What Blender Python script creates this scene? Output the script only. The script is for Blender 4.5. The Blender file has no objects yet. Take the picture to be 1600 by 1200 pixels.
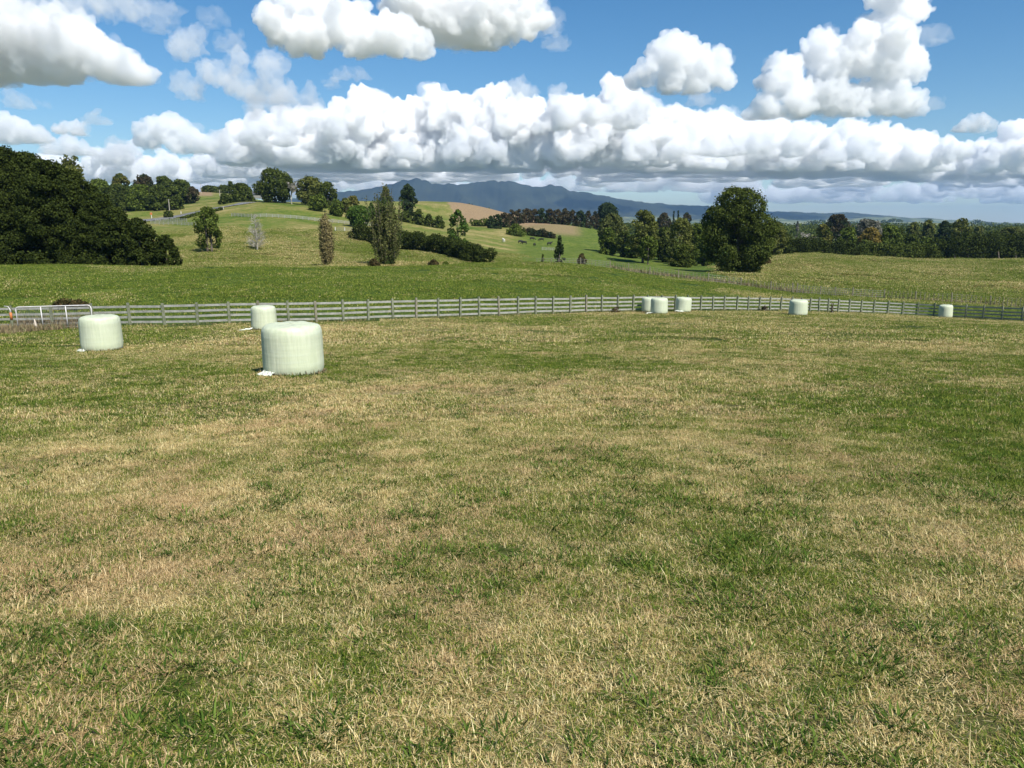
import bpy, bmesh, math, random
import numpy as np
from mathutils import Vector, Matrix

# ------------------------------------------------------------------ camera, sky, sun, exposure
F = 1140.0                                  # focal length in photo pixels (1600 wide)
TH = math.atan((600 - 352) / F)             # downward pitch
CT, ST = math.cos(TH), math.sin(TH)
sc = bpy.context.scene
C = sc.collection
cam = bpy.data.cameras.new('camera')
camo = bpy.data.objects.new('camera', cam); C.objects.link(camo); sc.camera = camo
cam.sensor_width = 36; cam.lens = F / 1600 * 36
cam.clip_start = 0.05; cam.clip_end = 90000
camo.rotation_euler = (math.radians(90) - TH, 0, 0)

SE, SAZ = math.radians(48), math.radians(180 - 37)
W = bpy.data.worlds.new('World'); sc.world = W; W.use_nodes = True
sky = W.node_tree.nodes.new('ShaderNodeTexSky'); sky.sky_type = 'NISHITA'; sky.sun_disc = False
sky.sun_elevation = SE; sky.sun_rotation = SAZ
sky.dust_density = 0.0; sky.air_density = 1.0; sky.ozone_density = 3; sky.altitude = 300
hs = W.node_tree.nodes.new('ShaderNodeHueSaturation'); hs.inputs['Saturation'].default_value = 1.3; hs.inputs['Hue'].default_value = .498   # clear southern air
W.node_tree.links.new(sky.outputs[0], hs.inputs['Color']); W.node_tree.links.new(hs.outputs[0], W.node_tree.nodes['Background'].inputs[0])
W.node_tree.nodes['Background'].inputs[1].default_value = 0.08
sun = bpy.data.lights.new('sun', 'SUN'); suno = bpy.data.objects.new('sun', sun); C.objects.link(suno)
sun.energy = 5.0; sun.angle = math.radians(0.5); sun.color = (1, .955, .88)
suno.rotation_euler = Vector((math.sin(SAZ)*math.cos(SE), math.cos(SAZ)*math.cos(SE), math.sin(SE))).to_track_quat('Z', 'Y').to_euler()
sc.view_settings.view_transform = 'Standard'; sc.view_settings.look = 'None'
sc.view_settings.exposure = 0.52; sc.view_settings.gamma = 1.0
sc.cycles.volume_bounces = 20; sc.cycles.max_bounces = 24
sc.cycles.diffuse_bounces = 3; sc.cycles.glossy_bounces = 2; sc.cycles.transmission_bounces = 4; sc.cycles.transparent_max_bounces = 12

HAZE = 6e-5
rnd = random.Random(7); NR = np.random.default_rng(7)

# ------------------------------------------------------------------ helpers
def pt(px, py, Y):
    u = (px - 800) / F; v = (600 - py) / F
    d = np.array([u, CT + v*ST, -ST + v*CT]); return d * (Y / d[1])

def project(x, y, z):
    f = y*CT - z*ST; up = y*ST + z*CT
    return 800 + F*x/f, 600 - F*up/f

def tag(o, label=None, cat=None, group=None, kind=None):
    if label: o['label'] = label
    if cat: o['category'] = cat
    if group: o['group'] = group
    if kind: o['kind'] = kind
    return o

def empty(name, loc, rz=0.0):
    o = bpy.data.objects.new(name, None); C.objects.link(o); o.location = loc; o.rotation_euler = (0, 0, rz)
    o.empty_display_size = .3; return o

def mesh_obj(name, V, Fc, mat=None, parent=None, smooth=False, attrs=None, loc=None):
    me = bpy.data.meshes.new(name)
    V = np.asarray(V, dtype=np.float32)
    if isinstance(Fc, np.ndarray):
        n, k = Fc.shape
        me.vertices.add(len(V)); me.vertices.foreach_set('co', V.ravel())
        me.loops.add(n*k); me.loops.foreach_set('vertex_index', Fc.astype(np.int32).ravel())
        me.polygons.add(n); me.polygons.foreach_set('loop_start', np.arange(0, n*k, k, dtype=np.int32))
        me.polygons.foreach_set('loop_total', np.full(n, k, dtype=np.int32))
        me.update(calc_edges=True)
    else:
        me.from_pydata(V.tolist(), [], Fc); me.update()
    if attrs:
        for an, (dom, arr) in attrs.items():
            a = me.attributes.new(an, 'FLOAT', dom); a.data.foreach_set('value', np.asarray(arr, dtype=np.float32))
    if smooth: me.polygons.foreach_set('use_smooth', np.ones(len(me.polygons), dtype=bool))
    if mat: me.materials.append(mat)
    o = bpy.data.objects.new(name, me); C.objects.link(o)
    if parent: o.parent = parent
    if loc is not None: o.location = loc
    return o

class MB:
    def __init__(s): s.V = []; s.F = []
    def box(s, a, b, w, h, up=(0, 0, 1)):
        a = Vector(a); b = Vector(b); d = (b-a).normalized(); up = Vector(up)
        if abs(d.dot(up)) > .95: up = Vector((0, 1, 0))
        sd = d.cross(up).normalized()*(w/2); u = sd.cross(d).normalized()*(h/2); o = len(s.V)
        for p in (a, b):
            for q in (-sd-u, sd-u, sd+u, -sd+u): s.V.append(tuple(p+q))
        s.F += [[o, o+3, o+2, o+1], [o+4, o+5, o+6, o+7]] + [[o+i, o+(i+1) % 4, o+4+(i+1) % 4, o+4+i] for i in range(4)]
        return s
    def tube(s, pts, rad, n=6, cap=True):
        o = len(s.V); k = len(pts)
        if not hasattr(rad, '__len__'): rad = [rad]*k
        for i, p in enumerate(pts):
            p = Vector(p); d = (Vector(pts[min(i+1, k-1)]) - Vector(pts[max(i-1, 0)])).normalized()
            a = d.orthogonal().normalized() if abs(d.z) < .9 else d.cross(Vector((1, 0, 0))).normalized()
            b = d.cross(a)
            for j in range(n):
                t = 6.28319*j/n; s.V.append(tuple(p + (a*math.cos(t)+b*math.sin(t))*rad[i]))
        for i in range(k-1):
            for j in range(n):
                s.F.append([o+i*n+j, o+i*n+(j+1) % n, o+(i+1)*n+(j+1) % n, o+(i+1)*n+j])
        if cap:
            s.F.append([o+j for j in range(n)][::-1]); s.F.append([o+(k-1)*n+j for j in range(n)])
        return s
    def build(s, name, mat, parent=None, smooth=False, loc=None):
        return mesh_obj(name, s.V, s.F, mat, parent, smooth, loc=loc)

def _h(ix, iy, seed):
    n = (ix.astype(np.int64)*374761393 + iy.astype(np.int64)*668265263 + seed*1442695041) & 0xffffffff
    n = ((n ^ (n >> 13))*1274126177) & 0xffffffff
    return ((n ^ (n >> 16)) & 0xffff)/65535.0
def vnoise(x, y, seed=0):
    x = np.asarray(x, float); y = np.asarray(y, float)
    ix = np.floor(x); iy = np.floor(y); fx = x-ix; fy = y-iy
    fx = fx*fx*(3-2*fx); fy = fy*fy*(3-2*fy)
    a = _h(ix, iy, seed); b = _h(ix+1, iy, seed); c = _h(ix, iy+1, seed); d = _h(ix+1, iy+1, seed)
    return a+(b-a)*fx+(c-a)*fy+(a-b-c+d)*fx*fy
def fbm(x, y, seed=0, oc=4):
    s = 0; a = .5; t = 0
    for i in range(oc):
        s = s + a*vnoise(x*2**i+17.3*i, y*2**i-9.1*i, seed+i); t += a; a *= .5
    return s/t
def sstep(x, a, b):
    t = np.clip((x-a)/(b-a), 0, 1); return t*t*(3-2*t)

# ------------------------------------------------------------------ materials
def newmat(name):
    m = bpy.data.materials.new(name); m.use_nodes = True; nt = m.node_tree
    return m, nt, nt.nodes, nt.links, nt.nodes['Principled BSDF']
def N(nt, typ, **kw):
    n = nt.nodes.new(typ)
    for k, v in kw.items():
        if k.startswith('i_'):
            kk = k[2:]; n.inputs[int(kk) if kk.isdigit() else kk.replace('_', ' ')].default_value = v
        else: setattr(n, k, v)
    return n
def noise(nt, vec, scale, detail=4, rough=.55, dist=0):
    n = N(nt, 'ShaderNodeTexNoise', i_Scale=scale, i_Detail=detail, i_Roughness=rough, i_Distortion=dist)
    if vec is not None: nt.links.new(vec, n.inputs['Vector'])
    return n.outputs['Fac']
def ramp(nt, fac, stops):
    r = nt.nodes.new('ShaderNodeValToRGB'); e = r.color_ramp.elements
    while len(e) < len(stops): e.new(.5)
    for q, (p, c) in zip(e, stops):
        q.position = p; q.color = (*c, 1) if hasattr(c, '__len__') else (c, c, c, 1)
    nt.links.new(fac, r.inputs[0]); return r.outputs[0]
def mix(nt, fac, a, b, typ='MIX'):
    m = nt.nodes.new('ShaderNodeMix'); m.data_type = 'RGBA'; m.blend_type = typ
    for ix, v in ((0, fac), (6, a), (7, b)):
        s = m.inputs[ix]
        if hasattr(v, 'is_linked'): nt.links.new(v, s)
        elif hasattr(v, '__len__'): s.default_value = (*v, 1)
        elif ix == 0: s.default_value = v
        else: s.default_value = (v, v, v, 1)
    return m.outputs[2]
def mth(nt, op, a, b=0.0, clamp=False):
    m = nt.nodes.new('ShaderNodeMath'); m.operation = op; m.use_clamp = clamp
    for s, v in ((m.inputs[0], a), (m.inputs[1], b)):
        if hasattr(v, 'is_linked'): nt.links.new(v, s)
        else: s.default_value = v
    return m.outputs[0]
def attr(nt, name, typ='GEOMETRY'):
    a = N(nt, 'ShaderNodeAttribute', attribute_name=name, attribute_type=typ); return a.outputs['Fac']
def bump(nt, h, strength, dist):
    b = N(nt, 'ShaderNodeBump', i_Strength=strength, i_Distance=dist); nt.links.new(h, b.inputs['Height']); return b.outputs[0]

_leafm = {}
def leaf_mat(ca, cb, cc=None, trans=.25):
    """foliage: clumps of tone ca/cb, some leaves cc"""
    key = (ca, cb, cc, trans)
    if key in _leafm: return _leafm[key]
    m, nt, ns, lk, bs = newmat('foliage')
    tc = ns.new('ShaderNodeTexCoord')
    n1 = noise(nt, tc.outputs['Object'], .45, 3)
    f = mth(nt, 'ADD', mth(nt, 'MULTIPLY', n1, 1.1), mth(nt, 'MULTIPLY', attr(nt, 'rnd'), .9))
    col = mix(nt, ramp(nt, mth(nt, 'MULTIPLY', f, .5), [(.3, 0.), (.72, 1.)]), ca, cb)
    if cc: col = mix(nt, ramp(nt, noise(nt, tc.outputs['Object'], .22, 2), [(.5, 0.), (.62, 1.)]), col, cc)
    ns.remove(bs)
    d = ns.new('ShaderNodeBsdfDiffuse'); t = ns.new('ShaderNodeBsdfTranslucent')
    lk.new(col, d.inputs[0]); lk.new(mix(nt, 1.0, col, (1.1, 1.15, .6), 'MULTIPLY'), t.inputs[0])
    x = N(nt, 'ShaderNodeMixShader', i_0=trans); lk.new(d.outputs[0], x.inputs[1]); lk.new(t.outputs[0], x.inputs[2])
    lk.new(x.outputs[0], ns['Material Output'].inputs[0])
    _leafm[key] = m; return m

def bark_mat(name, a, b, sc_=3):
    m, nt, ns, lk, bs = newmat(name)
    tc = ns.new('ShaderNodeTexCoord'); mp = N(nt, 'ShaderNodeMapping'); mp.inputs['Scale'].default_value = (1, 1, .3); lk.new(tc.outputs['Object'], mp.inputs[0])
    n = noise(nt, mp.outputs[0], sc_, 5)
    lk.new(ramp(nt, n, [(.35, a), (.65, b)]), bs.inputs['Base Color']); bs.inputs['Roughness'].default_value = .9
    lk.new(bump(nt, n, .6, .05), bs.inputs['Normal']); return m
M_BARK = bark_mat('bark', (.06, .045, .03), (.16, .13, .1))
M_PALEBARK = bark_mat('pale_bark', (.24, .22, .18), (.46, .43, .37))

# ------------------------------------------------------------------ terrain heights
CF = [-1.5965112052453807, 0.010663043876642821, -0.10729046291339807, -9.018556162888276e-05, -0.00022331861587252986, 0.000486725550358371, -7.734629256612655e-06, -1.8457226593215914e-06]
def zfit(x, y):
    y = np.clip(y, -30, 90); x = np.clip(x, -60, 60)
    yy = np.maximum(y, 0)
    z = CF[0]+CF[1]*x+CF[2]*y+CF[3]*x*x+CF[4]*x*yy+CF[5]*yy*yy+CF[6]*x*x*yy+CF[7]*yy**3
    return z
# distance of the paddock fence by photo column
FX = [-400, 60, 210, 309, 405, 537, 650, 780, 1000, 1180, 1300, 1400, 1500, 1600, 2000]
FYd = [42, 41, 40, 39.8, 40, 42.3, 44, 47.5, 55, 62, 66, 68.5, 65.5, 56.5, 45]
COLS = {   # column px -> [(distance, photo row)], visible and hidden profile points
 -300: [(60, 440), (85, 417), (110, 415), (160, 400), (250, 370), (380, 335), (500, 320), (700, 330)],
 150: [(60, 444), (85, 417), (110, 418), (140, 412), (180, 388), (230, 362), (300, 345), (380, 331), (480, 318), (600, 312), (750, 330)],
 300: [(60, 446), (85, 417), (105, 420), (140, 413), (180, 386), (225, 362), (262, 349), (300, 339), (360, 324), (450, 311), (560, 299), (650, 303), (800, 325)],
 375: [(60, 446), (85, 417), (105, 420), (140, 413), (180, 386), (225, 360), (262, 342), (300, 322), (335, 314), (360, 313), (450, 308), (560, 299), (650, 303), (800, 325)],
 450: [(60, 447), (86, 417), (108, 420), (140, 414), (180, 386), (225, 362), (262, 341), (300, 319), (325, 316), (400, 318), (600, 330)],
 530: [(60, 447), (88, 417), (110, 421), (140, 415), (180, 390), (225, 364), (262, 349), (300, 333), (335, 324), (420, 318), (520, 313), (620, 322)],
 600: [(62, 446), (90, 417), (112, 422), (140, 415), (170, 400), (220, 374), (262, 357), (330, 338), (420, 322), (520, 313), (600, 318)],
 660: [(62, 446), (92, 416), (114, 422), (145, 412), (180, 396), (230, 376), (290, 360), (340, 349), (420, 338), (520, 315), (600, 320)],
 712: [(63, 446), (93, 413), (116, 423), (150, 411), (190, 397), (240, 382), (300, 366), (370, 352), (430, 345), (520, 312), (600, 318)],
 770: [(66, 445), (95, 410), (120, 420), (160, 414), (200, 402), (260, 384), (320, 369), (380, 358), (440, 350), (540, 325), (620, 332)],
 815: [(68, 445), (97, 410), (125, 420), (165, 414), (220, 403), (280, 388), (330, 375), (380, 362), (430, 350), (520, 338), (620, 342)],
 870: [(70, 445), (98, 411), (128, 420), (165, 415), (220, 405), (290, 390), (350, 373), (410, 357), (450, 350), (480, 349), (600, 356)],
 930: [(74, 446), (102, 416), (130, 420), (165, 415), (220, 407), (290, 392), (350, 381), (420, 364), (460, 356), (500, 356), (640, 366)],
 1000: [(78, 447), (105, 427), (125, 422), (150, 418), (200, 413), (250, 405), (350, 390), (450, 378), (600, 372), (800, 367)],
 1100: [(82, 452), (100, 439), (125, 431), (150, 427), (200, 417), (260, 408), (400, 392), (600, 378), (800, 369)],
 1200: [(84, 459), (100, 451), (125, 440), (150, 427), (180, 413), (215, 401), (235, 402), (300, 402), (500, 385), (800, 369)],
 1270: [(84, 464), (98, 456), (125, 440), (150, 425), (180, 408), (205, 399), (225, 402), (300, 403), (500, 385), (800, 369)],
 1350: [(84, 471), (98, 463), (125, 444), (150, 430), (180, 413), (210, 401), (235, 403), (300, 404), (500, 385), (800, 369)],
 1450: [(82, 476), (97, 467), (125, 447), (150, 432), (180, 415), (215, 404), (240, 407), (300, 405), (500, 385), (800, 369)],
 1600: [(74, 488), (88, 478), (120, 452), (150, 432), (180, 416), (215, 405), (240, 408), (300, 405), (500, 385), (800, 369)],
 1900: [(70, 496), (88, 480), (120, 454), (150, 434), (180, 418), (215, 406), (240, 408), (300, 405), (500, 385), (800, 369)],
}
def pxt(px, py=390):
    u = (px-800)/F; v = (600-py)/F; return u/(CT+v*ST)
def zrow(py, Y):
    v = (600-py)/F; return Y*(-ST+v*CT)/(CT+v*ST)
TG = np.linspace(-1.3, 1.3, 521)
YG = np.exp(np.linspace(math.log(30), math.log(21000), 640))
ckeys = sorted(COLS); ct = np.array([pxt(p) for p in ckeys])
colz = np.zeros((len(ckeys), len(YG)))
for i, p in enumerate(ckeys):
    kn = [(a, zrow(b, a)) for a, b in COLS[p]]
    yf = float(np.interp(p, FX, FYd)); t = pxt(p, 500)
    for d in (-12, -6, 0, 3): kn.append((yf+d, float(zfit(t*(yf+d), yf+d))))
    kn += [(1000, -14), (1500, -20), (2500, -24), (5000, -26), (21000, -30)]
    kn.sort(); ky = np.log([a for a, b in kn]); kz = np.array([b for a, b in kn])
    # monotone cubic (pchip)
    h = np.diff(ky); dl = np.diff(kz)/h; m = np.zeros(len(kz))
    for j in range(1, len(kz)-1):
        if dl[j-1]*dl[j] > 0:
            w1 = 2*h[j]+h[j-1]; w2 = h[j]+2*h[j-1]; m[j] = (w1+w2)/(w1/dl[j-1]+w2/dl[j])
    m[0] = dl[0]; m[-1] = 0
    q = np.clip(np.searchsorted(ky, np.log(YG))-1, 0, len(h)-1); s = np.clip((np.log(YG)-ky[q])/h[q], 0, 1)
    colz[i] = ((2*s**3-3*s**2+1)*kz[q]+(s**3-2*s**2+s)*h[q]*m[q]+(-2*s**3+3*s**2)*kz[q+1]+(s**3-s**2)*h[q]*m[q+1])
ZG = np.zeros((len(TG), len(YG)))
for j in range(len(YG)): ZG[:, j] = np.interp(TG, ct, colz[:, j])
def blur(A, ax, r):
    k = np.exp(-.5*(np.arange(-3*r, 3*r+1)/r)**2); k /= k.sum()
    P = np.pad(A, [(3*r, 3*r) if i == ax else (0, 0) for i in range(2)], mode='edge')
    return np.apply_along_axis(lambda v: np.convolve(v, k, 'valid'), ax, P)
ZG = blur(ZG, 0, 5); ZG = blur(ZG, 1, 3)
XX = TG[:, None]*YG[None, :]; YY = np.repeat(YG[None, :], len(TG), 0)
far = sstep(YY, 95, 400)
ZG += far*(fbm(XX/30, YY/30, 3, 4)-.5)*2.2*np.clip(YY/300, 0, 1) + sstep(YY, 700, 1500)*(fbm(XX/500, YY/900, 8, 4)-.5)*40
ZG += sstep(YY, 55, 80)*(fbm(XX/9, YY/9, 5, 3)-.5)*.35 + sstep(YY, 105, 130)*(1-sstep(YY, 400, 600))*(fbm(XX/22, YY/26, 15, 3)-.5)*2.0
# pale hills standing in the far plain
for px, Y, w, hh in ((1405, 3200, 260, 26), (1330, 2600, 150, 20), (1470, 3600, 200, 16), (1270, 2700, 120, 12), (845, 3900, 220, 36), (790, 4200, 220, 46), (1010, 4000, 300, 20)):
    cx = pxt(px)*Y; ZG += hh*1.3*np.exp(-((XX-cx)/w)**2-((YY-Y)/(w*1.5))**2)
yfg = np.interp(TG, [pxt(p, 500) for p in FX], FYd)
wb = sstep(YG[None, :]-yfg[:, None], 1.5, 7)
ZG = zfit(XX, YY)*(1-wb)+ZG*wb
def zt(x, y):
    x = np.asarray(x, float); y = np.asarray(y, float)
    ys = np.maximum(y, 30.001); t = np.clip(x/ys, -1.2999, 1.2999)
    fi = (t-TG[0])/(TG[1]-TG[0]); fj = (np.log(np.minimum(ys, 20990))-math.log(30))/(math.log(21000)-math.log(30))*(len(YG)-1)
    i = np.clip(fi.astype(int), 0, len(TG)-2); j = np.clip(fj.astype(int), 0, len(YG)-2); a = fi-i; b = fj-j
    z = ZG[i, j]*(1-a)*(1-b)+ZG[i+1, j]*a*(1-b)+ZG[i, j+1]*(1-a)*b+ZG[i+1, j+1]*a*b
    near = zfit(x, y)
    w = sstep(y, 30, 33)
    far_side = np.abs(x) > 1.3*np.maximum(y, 30)
    z = near*(1-w)+z*w
    zz = z - sstep(np.hypot(x, y), 300, 3000)*30*np.where(y < 30, 1, 0)
    return zz + (fbm(x/3.0, y/3.0, 21, 3)-.5)*.07*(1-sstep(np.abs(y), 60, 90))
_ry = np.exp(np.linspace(math.log(2), math.log(6000), 3000))
def hit(px, py, ymin=0, ymax=1e9):
    """first place where the sight line meets the ground beyond ymin"""
    d = pt(px, py, 1.0); g = d[2]*_ry - zt(d[0]*_ry, _ry)
    for k in range(1, len(_ry)):
        if _ry[k] < ymin: continue
        if _ry[k] > ymax: break
        if g[k] <= 0 and g[k-1] > 0:
            f = g[k-1]/(g[k-1]-g[k]); y = _ry[k-1]+(_ry[k]-_ry[k-1])*f; return np.array([d[0]*y, y, float(zt(d[0]*y, y))])
    return None
def ground(px, Y):
    py = 400
    for _ in range(4):
        x = pt(px, py, Y)[0]; z = float(zt(x, Y)); py = project(x, Y, z)[1]
    return np.array([x, Y, z])

# ------------------------------------------------------------------ ground cover zones
def dryness(x, y):
    x = np.asarray(x, float); y = np.asarray(y, float)
    d = .43+(fbm(x/6, y/6, 31, 3)-.5)*1.1+(fbm(x/1.0, y/1.0, 37, 2)-.5)*.75
    for cx, cy, w, a in ((-5.0, 7.5, 3.8, .42), (-2, 12, 4, .2), (-13, 16, 5, -.5), (-20, 27, 7, -.35), (7, 9.5, 2.6, -.4), (9, 7, 2.5, -.25), (13, 14, 4, -.2), (4, 30, 9, .12), (1.5, 18, 3, -.15), (20, 35, 9, -.1), (-8, 30, 6, .15), (0, 2.5, 3.5, .16), (-3, 4, 2, .1), (4, 4.5, 2, .12)):
        d = d+a*np.exp(-((x-cx)**2+(y-cy)**2)/w**2)
    return np.clip(d, 0, 1)
rad = np.concatenate([np.linspace(.4, 30, 90), np.exp(np.linspace(math.log(30.6), math.log(20500), 520))])
azf = np.radians(np.linspace(-46, 46, 461)); azb = np.radians(np.linspace(46, 314, 90)[1:-1]); AZ = np.concatenate([azf, azb])
RR, AA = np.meshgrid(rad, AZ); GX = RR*np.sin(AA); GY = RR*np.cos(AA); GZ = zt(GX, GY)
V = np.stack([GX, GY, GZ], -1).reshape(-1, 3); nR, nA = len(rad), len(AZ)
V = np.concatenate([V, [[0, 0, float(zt(0, 0))]]])
i, j = np.meshgrid(np.arange(nA), np.arange(nR-1), indexing='ij'); i2 = (i+1) % nA
Fq = np.stack([i*nR+j, i2*nR+j, i2*nR+j+1, i*nR+j+1], -1).reshape(-1, 4)[:, ::-1]
vx, vy = V[:, 0], V[:, 1]
ty = np.maximum(vy, 1); tt = vx/ty; R_ = np.hypot(vx, vy)
fenceY = np.interp(tt, [pxt(p, 500) for p in FX], FYd)
inside = (1-sstep(vy-fenceY, -.6, .6))
vpx = 800+tt*1.025*F
def band(a, lo, hi, s): return sstep(a, lo-s, lo+s)*(1-sstep(a, hi-s, hi+s))
mid_ = sstep(vy, 105, 140)*(1-sstep(vy, 600, 700))
mound = (1-inside)*np.where(vy > 20, 1-sstep(vy, 95, 108), 0)
hillL = sstep(vy, 105, 125)*(1-sstep(vy, 600, 700))*(1-sstep(vpx, 780, 830))
hillR = sstep(vy, 96, 110)*(1-sstep(vy, 260, 300))*sstep(vpx, 1080, 1200)
edge_ = 700+14*np.sin(vy/17.0)*.4+(vy-425)*.06+6*(fbm(vx/9, vy/9, 90, 2)-.5)
brown = band(vy, 425, 640, 8)*band(vpx, edge_, 860, 1.5)*1.0
brown = np.maximum(brown, band(vy, 470, 640, 10)*band(vpx, 300, 336, 3))
brown = np.maximum(brown, .75*band(vy, 372, 455, 6)*band(vpx, 800+ (vy-372)*.0, 905, 12)*sstep(vy-372, -(vpx*0), 30))
farp = sstep(R_, 600, 900)
brown = np.maximum(brown, farp*sstep(fbm(vx/260, vy/420, 50, 3), .5, .62)*.8)
dry = inside*dryness(vx, vy)+mound*(.10+.40*sstep(fbm(vx/14, vy/9, 41, 3), .55, .82)) + .12*mid_ + .22*mid_*band(vpx, 790, 1100, 30) \
    + hillL*(.46+(fbm(vx/16, vy/10, 43, 3)-.5)*.9)+hillR*(.40+(fbm(vx/11, vy/17, 45, 4)-.5)*1.3) + farp*(.3+.4*fbm(vx/300, vy/300, 47, 2))
dry = np.clip(dry + .75*hillL*np.exp(-((vpx-690)/60)**2-((vy-165)/25)**2), 0, 1)
m, nt, ns, lk, bs = newmat('pasture')
geo = ns.new('ShaderNodeNewGeometry'); P = geo.outputs['Position']
nf = noise(nt, P, 9, 6, .7); nm = noise(nt, P, .9, 5, .65); nl = noise(nt, P, .12, 4); nk = noise(nt, P, .3, 7, .78)
dr = attr(nt, 'dry'); fence_in = attr(nt, 'paddock')
dd = mth(nt, 'ADD', dr, mth(nt, 'ADD', mth(nt, 'MULTIPLY', mth(nt, 'SUBTRACT', nf, .5), 1.0), mth(nt, 'ADD', mth(nt, 'MULTIPLY', mth(nt, 'SUBTRACT', nm, .5), .9), mth(nt, 'MULTIPLY', mth(nt, 'SUBTRACT', nk, .5), mth(nt, 'SUBTRACT', 1.5, fence_in)))))
near = ramp(nt, dd, [(.12, (.035, .055, .010)), (.38, (.07, .085, .02)), (.6, (.16, .14, .055)), (.9, (.26, .21, .10))])
farc = ramp(nt, dd, [(.0, (.035, .062, .010)), (.2, (.062, .10, .014)), (.42, (.105, .142, .022)), (.68, (.175, .165, .048)), (1.0, (.32, .26, .11))])
col = mix(nt, fence_in, farc, near)
bcol = ramp(nt, nm, [(.3, (.20, .14, .075)), (.7, (.30, .215, .125))])
col = mix(nt, attr(nt, 'brown'), col, bcol)
col = mix(nt, attr(nt, 'wood'), col, ramp(nt, nl, [(.4, (.03, .05, .02)), (.6, (.06, .08, .03))]))
lk.new(col, bs.inputs['Base Color']); bs.inputs['Roughness'].default_value = 1; bs.inputs['Specular IOR Level'].default_value = .1
lk.new(bump(nt, mth(nt, 'ADD', nf, mth(nt, 'MULTIPLY', nm, 2.0)), .7, .12), bs.inputs['Normal'])
wood = farp*sstep(fbm(vx/330+5, vy/520, 60, 4), .53, .57)*.9
grd = mesh_obj('ground', V, Fq, m, smooth=True, attrs={'dry': ('POINT', dry), 'paddock': ('POINT', inside), 'brown': ('POINT', brown), 'wood': ('POINT', wood)})
grd.data.attributes  # single sheet to the horizon
tag(grd, 'rolling pasture ground reaching to the far plain', None, None, 'structure')

# ------------------------------------------------------------------ mountains
SIL = [(200, 352), (400, 318), (470, 308), (525, 300), (560, 297), (600, 290), (632, 281), (640, 280), (652, 276.5), (660, 281), (668, 281), (675, 286), (690, 288), (702, 285.5), (715, 287.5), (730, 286), (745, 283), (758, 282), (772, 279.5), (780, 283), (795, 281.5), (812, 287), (830, 290), (846, 291), (858, 288), (866, 289.5), (875, 290), (886, 296), (900, 300), (918, 300.5), (930, 303), (960, 309), (1000, 315), (1050, 319), (1100, 321), (1150, 326), (1200, 330), (1250, 331), (1290, 333), (1330, 331), (1350, 334), (1380, 336), (1430, 341), (1452, 340), (1470, 343), (1520, 344), (1545, 347), (1600, 348), (1760, 350), (2000, 353)]
MY = 7600.0
mp_ = np.linspace(200, 2000, 900); ridge = np.array([zrow(r, MY) for r in np.interp(mp_, [a for a, b in SIL], [b for a, b in SIL])])
ridge += (fbm(mp_/7, mp_*0, 71, 3)-.5)*26*np.clip(ridge/300, .15, 1)
yy = np.linspace(-1, .8, 90)
MX = []; 
for s in yy:
    Y = MY+s*2300
    prof = (1-abs(s)**1.0) if s < 0 else (1-s)
    base = -34
    x = pxt(1)*0+np.array([pxt(p, 300) for p in mp_])*MY
    rg = 1-np.abs(fbm(x/420+s*1.3, s*2.2+x*0, 73, 4)*2-1)
    amp = 1-math.exp(-(s/.25)**2)
    z = base+(ridge-base)*np.clip(prof, 0, 1)**1.25*(1-amp*.75*(1-rg)-amp*.12) 
    MX.append(np.stack([x, np.full_like(x, Y), z], -1))
MV = np.array(MX); a, b = MV.shape[:2]
i, j = np.meshgrid(np.arange(a-1), np.arange(b-1), indexing='ij')
MF = np.stack([i*b+j, i*b+j+1, (i+1)*b+j+1, (i+1)*b+j], -1).reshape(-1, 4)
m, nt, ns, lk, bs = newmat('mountain_forest')
geo = ns.new('ShaderNodeNewGeometry'); sep = ns.new('ShaderNodeSeparateXYZ'); lk.new(geo.outputs['Position'], sep.inputs[0])
n1 = noise(nt, geo.outputs['Position'], .0035, 6)
fieldm = mth(nt, 'SUBTRACT', mth(nt, 'ADD', .37, mth(nt, 'MULTIPLY', n1, .55)), mth(nt, 'DIVIDE', sep.outputs[2], 330.0))
col = mix(nt, ramp(nt, fieldm, [(.42, 0.), (.5, 1.)]), ramp(nt, n1, [(.35, (.016, .020, .016)), (.65, (.036, .042, .028))]), ramp(nt, noise(nt, geo.outputs['Position'], .008, 3), [(.4, (.06, .08, .03)), (.6, (.2, .2, .09))]))
lk.new(col, bs.inputs['Base Color']); bs.inputs['Roughness'].default_value = 1; bs.inputs['Specular IOR Level'].default_value = 0
tag(mesh_obj('mountains', MV.reshape(-1, 3), MF, m, smooth=True), 'blue grey forested mountain range on the skyline', None, None, 'structure')

# ------------------------------------------------------------------ foliage and tree builders
def leaves(cent, nrm, size, jitter=.75, asp=1.0):
    n = len(cent); nn = nrm+NR.normal(0, jitter, (n, 3)); nn /= np.linalg.norm(nn, axis=1, keepdims=True)+1e-9
    r = NR.normal(0, 1, (n, 3)); a = np.cross(nn, r); a /= np.linalg.norm(a, axis=1, keepdims=True)+1e-9; b = np.cross(nn, a)
    s = size*NR.uniform(.6, 1.3, (n, 1))*.5
    V = np.stack([cent-a*s*1.25, cent-b*s*asp, cent+a*s*1.25, cent+b*s*asp+nn*s*.35], 1).reshape(-1, 3)
    Fc = np.arange(n*4).reshape(n, 4)
    return V, Fc

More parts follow.
